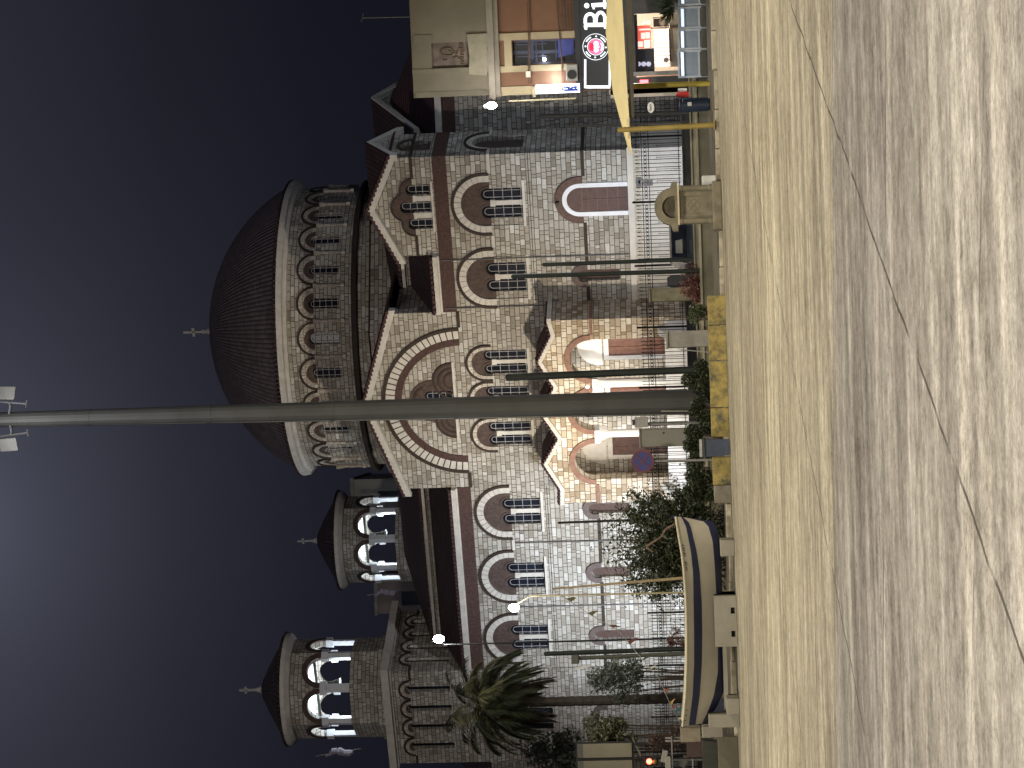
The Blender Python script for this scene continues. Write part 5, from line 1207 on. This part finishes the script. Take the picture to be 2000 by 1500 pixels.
for s_ in (-1, 1):
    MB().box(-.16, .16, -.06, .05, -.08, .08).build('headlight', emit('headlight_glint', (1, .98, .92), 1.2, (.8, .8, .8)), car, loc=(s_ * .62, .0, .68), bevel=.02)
    MB().box(-.10, .10, -.06, .06, -.07, .07).build('wing_mirror', M_CAR, car, loc=(s_ * .98, 1.15, 1.02), bevel=.02)
    for y in (.8, 3.3):
        wv = MB().tube((s_ * .70, y, .32), (s_ * .90, y, .32), .32, .32, 18).build('wheel', M_BLACK, car); MB().tube((s_ * .89, y, .32), (s_ * .91, y, .32), .19, .19, 12).build('rim', M_STEEL, wv)
MB().box(-.26, .26, -.05, -.03, .42, .53).build('number_plate', mat('white_plate', (.7, .7, .7), .5, .05, 5.), car); MB().box(-.45, .45, -.04, -.02, .58, .76).build('grille', M_BLACK, car)
q = P(1322, 549, 68); tag(MB().prism([(-.16, 0), (.16, 0), (.18, .5), (.12, .62), (-.12, .62), (-.18, .5)], 0, .4).build('black_crate', M_BLACK, loc=(q.x, 68, q.z - .33)), 'black container standing behind the reddish shrub', 'container')

# ------------------------------------------------------------------ plants
def bush(name, label, cat, px, Y, n, size, m, depth=1.0, seed=1, group=None, zb=.1, trunk=True, lumps=9, shape=1.0, fat=1.0):
    u0, u1, za, zb2 = PX(QP(Y), *px); g = random.Random(seed); t = thing(name, label, cat, ((u0 + u1) / 2, Y, zb), 0, group)
    w = (u1 - u0) / 2; h = zb2 - zb; zl = max(.05, za - zb); C_ = []
    for k in range(lumps):
        a = g.uniform(-1, 1); C_.append((Vector((a * w * .75, g.uniform(-.5, .5) * depth, zl + (h - zl) * g.uniform(.2, .85) * (1 - .35 * shape * a * a))), g.uniform(.28, .5) * fat * min(w, (h - zl))))
    pts = []
    for k in range(n):
        c, r = C_[g.randrange(lumps)]; d = Vector((g.gauss(0, 1), g.gauss(0, 1), g.gauss(0, 1))).normalized() * r * g.uniform(.55, 1.12)
        p = c + d
        if p.z > .03: pts.append(p)
    mb = MB(); leaf_cloud(mb, pts, size, g, .7); mb.build('foliage', m, t, clean=False)
    if trunk:
        s2 = MB()
        for c, r in C_: s2.path([(c.x * .25, 0, 0), (c.x * .6, c.y * .5, c.z * .5), tuple(c)], [.03, .02, .01], 5)
        s2.build('stem', M_BARK, t)
    return t
M_BARK = mat('bark', (.075, .055, .038), .9, .35, 6., bump=.5)
M_L1 = leafmat('hedge_leaves', (.007, .010, .005), (.040, .050, .018)); M_L2 = leafmat('green_leaves', (.03, .05, .02), (.16, .20, .09)); M_L3 = leafmat('olive_leaves', (.05, .055, .028), (.20, .20, .11)); M_L4 = leafmat('red_leaves', (.035, .010, .010), (.15, .05, .035)); M_L5 = leafmat('grey_green_leaves', (.06, .075, .05), (.22, .25, .19))
HG = 'dark hedge bushes behind the yellow blocks'
bush('hedge_bush', 'dark hedge bush between the thickest green post and the mast', 'bush', (1328, 706, 1400, 772), 59.4, 6500, .075, M_L1, .9, 11, HG)
bush('hedge_bush', 'dark hedge bush at the foot of the tall mast', 'bush', (1334, 766, 1400, 828), 58.9, 5200, .075, M_L1, .7, 12, HG)
bush('hedge_bush', 'dark hedge bush in front of the tall grey cabinet', 'bush', (1324, 826, 1400, 892), 59.6, 6500, .075, M_L1, .9, 13, HG)
bush('hedge_bush', 'dark hedge bush between the no stopping sign and the boat bow', 'bush', (1324, 890, 1404, 985), 59.6, 8500, .075, M_L1, .9, 14, HG)
bush('low_shrub', 'small sparse green shrub behind the first yellow block', 'shrub', (1328, 596, 1392, 650), 59.6, 1100, .08, leafmat('shrub_leaves', (.02, .03, .01), (.09, .10, .045)), .6, 15)
bush('red_shrub', 'dark red leaved shrub behind the low wall near the green posts', 'shrub', (1334, 505, 1376, 592), 65.3, 2200, .075, M_L4, .7, 16, zb=-.3)
bush('light_shrub', 'pale green shrub against the church wall between box post and palm trunk', 'shrub', (1146, 1288, 1262, 1366), 70, 2600, .13, M_L5, 1.0, 17, zb=-.3, lumps=13, fat=1.5)
bush('olive_shrub', 'olive green shrub just above the beige hoarding', 'shrub', (1128, 1392, 1245, 1462), 68.5, 3000, .14, M_L3, 1.0, 18, zb=-.3, lumps=12, fat=1.35)
bush('grey_shrub', 'loose grey green tree crown under the bell tower beyond the palm', 'tree', (1005, 1425, 1160, 1515), 74, 2600, .17, leafmat('grey_crown_leaves', (.06, .075, .05), (.22, .25, .18)), 1.2, 19, zb=-.3, lumps=12, fat=1.4)  # grey green is the leaves' own colour
bush('dry_shrub', 'reddish dry shrub between the two posts behind the boat', 'shrub', (1296, 1225, 1345, 1268), 64.5, 700, .08, leafmat('dry_leaves', (.05, .02, .018), (.17, .08, .06)), .5, 20, zb=-.3)
bush('dry_shrub', 'brown dry shrub near the red signal light', 'shrub', (1262, 1412, 1330, 1470), 66, 900, .10, leafmat('brown_leaves', (.05, .03, .022), (.15, .10, .075)), .6, 21, zb=-.3)
# leafy tree behind the boat
g = random.Random(23); tb_ = P(1400, 1062, 60.2)
tree = thing('leafy_tree', 'dark leafy tree with ragged branches rising behind the boat bow', 'tree', (tb_.x, 60.2, .1))
br = MB(); pts = []; tr0 = Vector((0, 0, 0)); crown = []
targets = [(1175, 1040), (1190, 1015), (1168, 1075), (1205, 985), (1232, 962), (1185, 1095), (1205, 1120), (1225, 1145), (1250, 985), (1275, 965), (1300, 990), (1320, 965), (1240, 1020), (1215, 1050), (1245, 1070), (1275, 1030), (1300, 1050), (1255, 1105), (1285, 1090), (1270, 1135), (1300, 1150), (1225, 1000), (1320, 1120), (1335, 1020), (1350, 985), (1340, 1080), (1210, 1085), (1200, 1050), (1290, 1010), (1310, 1080), (1260, 1050), (1230, 1100), (1350, 1110), (1355, 1050), (1365, 1005), (1240, 1165), (1275, 1170)]
for x, y in targets:
    q = P(x, y, 60.2) - Vector((tb_.x, 60.2, .1)); q.y = g.uniform(-1.0, 1.0); crown.append(q)
    m1 = Vector((q.x * .15, q.y * .2, max(.35, q.z * .38))); m2 = q * .65 + Vector((g.uniform(-.1, .1), 0, g.uniform(-.05, .15)))
    br.path([(0, 0, .05), tuple(m1), tuple(m2), tuple(q)], [.06, .04, .02, .007], 5)
    dense = 430 if x > 1215 else 120
    for k in range(dense):
        f = g.random() ** .6; p = m1.lerp(m2, f * 2) if f < .5 else m2.lerp(q, f * 2 - 1)
        pts.append(p + Vector((g.gauss(0, .15), g.gauss(0, .18), g.gauss(0, .14))) * (1.1 - .45 * f))
for k in range(9500): pts.append(Vector((g.gauss(-.05, .62), g.gauss(0, .42), abs(g.gauss(1.05, .62)))))
mb = MB(); leaf_cloud(mb, [p for p in pts if p.z > .03], .125, g, .8); mb.build('crown', leafmat('laurel_leaves', (.007, .011, .005), (.042, .050, .020)), tree, clean=False)
br.build('trunk', M_BARK, tree)
# palm
g = random.Random(9); PY = 72.0; pc = P(958, 1374, PY); pb = P(1335, 1363, PY)
palm = thing('palm_tree', 'palm tree with drooping wind blown fronds beside the bell tower', 'palm', (pb.x, PY, -.3))
o = Vector((pb.x, PY, -.3)); top = pc - o
tk = MB(); nseg = 26
for k in range(nseg):
    a = Vector((0, 0, 0)).lerp(top, k / nseg); b = Vector((0, 0, 0)).lerp(top, (k + 1) / nseg); tk.tube(tuple(a), tuple(b), .19 - .03 * k / nseg, .165 - .03 * k / nseg, 10)
tk.build('trunk', mat('palm_trunk', (.085, .072, .055), .9, .3, 5., bump=.5), palm)
def frond(d, l, droop, g, m):
    mb = MB(); pts = []; p = Vector(top); v = d.normalized(); n = 14
    for k in range(n + 1):
        pts.append(Vector(p)); p = p + v * (l / n); v = (v + Vector((0.012, 0, -droop / n * (1 + k * .12)))).normalized()
    mb.path([tuple(q) for q in pts], [.028 - .022 * k / n for k in range(n + 1)], 5)
    for k in range(2, n + 1):
        ax_ = (pts[k] - pts[k - 1]).normalized()
        for j in range(3):
            q = pts[k - 1].lerp(pts[k], j / 3.)
            for s_ in (-1, 1):
                side = ax_.cross(Vector((0, 0, 1))); side = side.normalized() if side.length > .05 else Vector((1, 0, 0))
                dv = (side * s_ * .8 + ax_ * .75 + Vector((.05, 0, -.45 - .25 * g.random()))).normalized()
                ll = .62 * (1 - .5 * (k / n) ** 2) * g.uniform(.75, 1.1); e = dv.cross(ax_).normalized() * .026
                i = [mb.raw(q - e), mb.raw(q + dv * ll * .5 - e * .9 + Vector((0, 0, -.01))), mb.raw(q + dv * ll + Vector((0, 0, -.09))), mb.raw(q + dv * ll * .5 + e * .9)]
                mb.f.append(i)
    return mb.build('frond', m, palm, clean=False)
M_F1 = leafmat('palm_leaves', (.020, .028, .013), (.105, .115, .058)); M_F2 = leafmat('lit_palm_leaves', (.08, .08, .035), (.34, .33, .17)); M_F3 = leafmat('dead_palm_leaves', (.02, .016, .012), (.085, .065, .045))  # second leaf colour has lamp light put into it, for upper fronds
for k in range(58):
    az = 2 * pi * k * .618; el = R(80 - 140 * (k / 58.) ** .85)
    d = Vector((cos(az) * cos(el), sin(az) * cos(el), sin(el)))
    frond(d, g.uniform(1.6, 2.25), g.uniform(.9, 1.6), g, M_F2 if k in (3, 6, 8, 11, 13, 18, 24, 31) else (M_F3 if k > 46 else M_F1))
fs = MB()
for k in range(26):
    d = Vector((g.gauss(-.25, .3), g.gauss(-.6, .2), g.gauss(-.1, .3))).normalized(); b = top + d * g.uniform(.35, .75) + Vector((0, 0, -.15)); fs.path([tuple(top), tuple(top + d * .3), tuple(b)], .012, 4); fs.ball(tuple(b), .05, 6)
fs.build('fruit_stalk', mat('orange_stalks', (.30, .16, .05), .7, .3, 6.), palm)

# ------------------------------------------------------------------ left edge: hoarding, signal, blocks
HB = QP(67); M_BEI = mat('beige_board', (.30, .275, .195), .7, .1, 1.5); M_FRK = mat('dark_frame', (.03, .028, .025), .6, .2, 3.)
u0, u1, za, zb = PX(HB, 1130, 1449, 1233, 1516); hbt = thing('hoarding', 'beige panelled hoarding in a dark frame under the olive shrub', 'hoarding', (u0, 67, -.3)); W = u1 - u0; z0, z1_ = za + .3, zb + .3
fm_ = MB().box(0, W, .02, .1, z0 - .08, z1_ + .08); fm_.box(.05, .12, 0, .1, 0, z0 - .08).box(W - .12, W - .05, 0, .1, 0, z0 - .08); fm_.build('frame', M_FRK, hbt)
for k in range(2):
    a = W * k / 2 + .05; MB().box(a, a + W / 2 - .1, -.02, .02, z0 - .02, z1_ - .14).build('panel', M_BEI, hbt); MB().box(a, a + W / 2 - .1, -.022, .018, z1_ - .135, z1_ + .03).build('panel_head', mat('grey_panel_head', (.16, .155, .14), .7, .1, 2.), hbt)
MB().slab([(W + .02, .05, z0 - .06), (W + .1, .05, z0 - .06), (W - .35, .05, z0 - .28), (W - .5, .05, z0 - .28)], (0, .04, 0)).build('bracket_board', M_BEI, hbt)
sq = P(1268, 1487, 66); sg_ = thing('signal_light', 'small signal with a glowing red lens and an amber one', 'signal', (sq.x, 66, -.3)); sz = sq.z + .3
MB().box(-.13, .10, 0, .15, sz - .25, sz + .16).build('housing', M_BLACK, sg_, bevel=.02); MB().ball((0, -.02, sz), .085, 12).build('red_lens', emit('red_lens', (1, .07, .04), 14), sg_); MB().ball((-.02, -.01, sz - .16), .07, 12).build('amber_lens', mat('amber_lens', (.35, .26, .08), .4, .1, 4.), sg_); MB().tube((0, .08, 0), (0, .08, sz - .2), .035).build('post', M_GREY, sg_)
WB = QP(57.2)
block((1329, 1422, 1369, 1449), 57.0, .5, 'square grey brown stone block just beyond the boat stern', mat('grey_brown_stone', (.17, .145, .11), .9, .3, 4., bump=.5), 1, 'block', 'stone_block', 'grey blocks beyond the boat stern')
block((1371, 1419, 1412, 1440), 56.6, .4, 'pale grey concrete block right against the boat stern', mat('pale_concrete', (.22, .20, .17), .9, .2, 3.), 1, 'block', 'stone_block', 'grey blocks beyond the boat stern')
block((1403, 1440, 1442, 1520), 57.2, .6, 'long low dark concrete bench beneath the grey blocks beyond the boat stern', M_WALL, None, 'bench', 'concrete_bench', None)
block((1372, 1448, 1404, 1520), 57.6, .3, 'dark slatted crate on the long low bench', mat('dark_slats', (.035, .035, .03), .8, .3, 3.), 1, 'crate', 'slatted_crate', None)
q = P(1340, 1462, 58); t = thing('red_chair', 'dark reddish folded chair beside the grey storage rack', 'chair', (q.x, 58, .1))
MB().box(-.22, .2, 0, .05, .75, 1.2).box(-.25, .2, -.3, 0, .62, .68).build('seat_back', mat('dull_red_cloth', (.045, .027, .025), .8, .3, 5.), t)
lg = MB()
for u in (-.25, .2): lg.tube((u, 0, 0), (u, .02, 1.35), .022).tube((u, -.3, 0), (u, -.3, .65), .022)
lg.build('chair_frame', M_BLACK, t)
for i, (x, y) in enumerate(((1305, 1490), (1298, 1478), (1337, 1488))):
    q = P(x, y, 60 + i * .3); tag(MB().box(-.16, .16, 0, .12, -.07, .08).build('white_box', mat('white_carton', (.24, .225, .20), .8, .15, 5.), loc=q, bevel=.015, rot=(0, R(12 * i), 0)) , ('largest pale carton below the red signal', 'small pale carton just above the largest one', 'pale carton beside the red chair')[i], 'carton', 'pale cartons stacked below the signal')
rk = MB(); q = P(1345, 1488, 60); 
shf = thing('storage_rack', 'grey storage rack carrying pale cartons below the red signal', 'rack', (q.x, 60.3, .1))
for u in (-.55, .55):
    for d in (-.2, .3): rk.box(u - .02, u + .02, d - .02, d + .02, 0, 1.75)
for z in (.4, 1.05, P(1312, 1490, 60).z - .1): rk.box(-.6, .6, -.25, .35, z - .03, z)
rk.build('rack_frame', M_GREY, shf)

# buildings far behind the church
def far_block(label, px, Y, d, m1, m2):
    u0, u1, za, zb = PX(QP(Y), *px); t = thing('apartment_building', label, 'building', ((u0 + u1) / 2, Y, -.5), 0, 'dim buildings behind the church'); w = (u1 - u0) / 2; h = zb + .5
    MB().box(-w, w, 0, d, 0, h).build('wall', m1, t); MB().box(-w - .1, w + .1, -.1, d + .1, h + .002, h + .25).build('roof_slab', m2, t)
    for k in range(3): MB().box(-w * .6, w * .1, -.04, -.002, h - 3.0 - 3 * k, h - 1.6 - 3 * k).build('window', M_GLASS, t)
far_block('plain grey block between the dome and the farther belfry', (692, 935, 800, 989), 150, 9, mat('dim_grey_render', (.30, .28, .24), .9, .15, .5), M_CONC)
far_block('small dim two toned block between the two belfries', (738, 1120, 830, 1198), 152, 8, mat('dim_brown_render', (.24, .19, .17), .9, .2, .3), M_CONC)
# flags by the belfries
for a, b, Y, lab in (((716, 1163), (786, 1150), 127, 'furled pale flag on a leaning pole by the farther belfry'), ((616, 1477), (706, 1462), 113, 'furled grey flag on a leaning pole by the nearer belfry')):
    p, q = P(*a, Y), P(*b, Y); t = thing('furled_flag', lab, 'flag', q); v = p - q
    MB().path([(0, 0, 0), tuple(v)], .035, 6).build('pole', M_GREY, t)
    c = MB(); n = 9
    rr = [.05, .16, .2, .16, .22, .15, .17, .1, .04]
    c.path([tuple(v * (.18 + .6 * k / (n - 1)) + Vector((-.12 * sin(k * .9), 0, -.08 * (k % 2)))) for k in range(n)], rr, 8); c.build('cloth', mat('faded_flag_cloth', (.24, .22, .26), .9, .35, 6.), t)

# ------------------------------------------------------------------ night sky and lamps
w = bpy.data.worlds.new('World'); scn.world = w; w.use_nodes = True; nt = w.node_tree; bg = nt.nodes['Background']
tc = N(nt, 'ShaderNodeTexCoord').outputs['Generated']
gd_ = ray(-110, 1010).normalized()                     # glow of the lamps at the mast head in the damp air
dp = N(nt, 'ShaderNodeVectorMath', operation='DOT_PRODUCT', ins={0: tc}); dp.inputs[1].default_value = gd_
an_ = mth(nt, 'ARCCOSINE', mth(nt, 'MINIMUM', dp.outputs['Value'], .999999))
gl_ = mth(nt, 'EXPONENT', mth(nt, 'DIVIDE', an_, -R(3.5)))
sz_ = N(nt, 'ShaderNodeSeparateXYZ'); nt.links.new(tc, sz_.inputs[0])
c = ramp(nt, sz_.outputs[2], [(0, (.0046, .0048, .0085)), (.148, (.0070, .0073, .0125)), (.215, (.0118, .0120, .0182)), (.30, (.0225, .0230, .0345)), (.6, (.03, .031, .045))])
gcol = mixc(nt, 1., N(nt, 'ShaderNodeCombineXYZ', ins={0: gl_, 1: gl_, 2: gl_}).outputs[0], (.070, .076, .100), 'MULTIPLY')
c = mixc(nt, 1., c, gcol, 'ADD')
nz = N(nt, 'ShaderNodeTexNoise', ins={'Vector': tc, 'Scale': 5., 'Detail': 3.})
c = mixc(nt, 1., c, ramp(nt, nz.outputs[0], [(.3, (.93, .93, .95)), (.7, (1.05, 1.05, 1.05))]), 'MULTIPLY')
nt.links.new(c, bg.inputs[0]); bg.inputs[1].default_value = 1.0
def lamp(name, typ, loc, e, col, tgt=None, size=.3, ang=60, blend=.6):
    l = bpy.data.lights.new(name, typ); l.energy = e; l.color = col; o = bpy.data.objects.new(name, l); COL.objects.link(o); o.location = loc
    if typ in ('POINT', 'SPOT'): l.shadow_soft_size = size
    if typ == 'SPOT': l.spot_size = R(ang); l.spot_blend = blend
    if typ == 'AREA': l.size = size
    if tgt is not None: o.rotation_euler = (Vector(tgt) - Vector(loc)).to_track_quat('-Z', 'Y').to_euler()
    return o
YW = (1, .86, .60)
YW = (1, .90, .68)
lamp('quay_floodlight', 'SPOT', (-17, 40, 24), 27500, YW, (-1, 44, 0), .8, 100, .7)
lamp('quay_floodlight', 'SPOT', (18, 40, 24), 27500, YW, (2, 44, 0), .8, 100, .7)
lamp('quay_floodlight', 'SPOT', (-4, -8, 19), 88000, (1, .925, .80), (0, 17, 0), .8, 64, .75)
lamp('added_drum_spot', 'SPOT', (-17, 40, 27), 36000, (1, .91, .84), (-3, 106, 17), .8, 44, .5)  # unseen spot added to give drum and dome an even dim light
lamp('added_mast_spot', 'SPOT', base + ax * H + Vector((-.8, -6.5, 2.2)), 7500, (.97, .98, 1), base + ax * (H - 6), .3, 62, .8)  # unseen spot hung before the mast, added to brighten its upper part
CW = lambda s, c, z: tuple(CHP.w(s, c, z))
BLU = (.80, .885, 1.0); WRM = (1, .88, .70)
lamp('church_floodlight', 'SPOT', CW(-11, -11.5, 1.0), 12500, BLU, CW(-10, 0, 3.6), .3, 92, 1)
lamp('church_floodlight', 'SPOT', CW(-4.5, -11.5, 1.0), 2200, (.94, .96, 1), CW(-5, 0, 4.5), .3, 100, 1)
lamp('church_floodlight', 'SPOT', CW(9.0, -11.5, 1.0), 4600, BLU, CW(10.4, 0, 3.2), .3, 62, 1)
lamp('side_street_lamp', 'POINT', CW(24, -3, 7.5), 1500, (.74, .84, 1), size=.3)
lamp('church_floodlight', 'SPOT', CW(-3, -20, 2.2), 15000, WRM, CW(1.5, 0, 8.5), .3, 62, 1)
lamp('porch_lamp', 'POINT', CW(.75, -1.55, 5.1), 60, (1, .93, .82), size=.1)
lamp('porch_lamp', 'POINT', CW(-2.6, -1.0, 5.3), 45, (1, .90, .78), size=.1)
lamp('porch_floodlight', 'SPOT', CW(-1.2, -8.5, 1.0), 2000, (1, .90, .72), CW(-.5, -2, 4.6), .2, 66, 1)
for t in (tw1, tw2):
    lamp('belfry_lamp', 'POINT', CW(t.location.x, t.location.y, 18.3 + t.location.z), 760, (.78, .89, 1), size=.15)
lamp('street_lamp_light', 'POINT', LA + Vector((0, -.25, 0)), 350, (1, .97, .93), size=.15)
lamp('street_lamp_light', 'POINT', LB + Vector((0, -.25, 0)), 130, (1, .96, .88), size=.15)
lamp('cafe_lamp', 'POINT', P(960, 206, 65.1), 150, (1, .96, .92), size=.15)
o_in = KP.w(o0[0] + 1.3, 2.2, 2.6); lamp('cafe_ceiling_lamp', 'POINT', o_in, 700, (1, .87, .74), size=.2)
o_in = KP.w(o0[0] + .5, -1.6, 2.75); lamp('awning_lamp', 'POINT', KP.w(o0[0] + .6, -4.6, 2.1), 90, (.85, .92, 1), size=.2)
q = KX(1075, 145, 1085, 155, -.3); lamp('side_sign_glow', 'POINT', KP.w(q[0], -.28, q[2]), 26, (.85, .92, 1), size=.1)
scn.render.engine = 'CYCLES'; scn.cycles.use_denoising = True; scn.cycles.max_bounces = 5; scn.cycles.diffuse_bounces = 3; scn.cycles.glossy_bounces = 2
scn.cycles.sample_clamp_indirect = 6
vs = scn.view_settings; vs.view_transform = 'Standard'; vs.look = 'None'; vs.exposure = 0; vs.gamma = 1; vs.use_curve_mapping = False
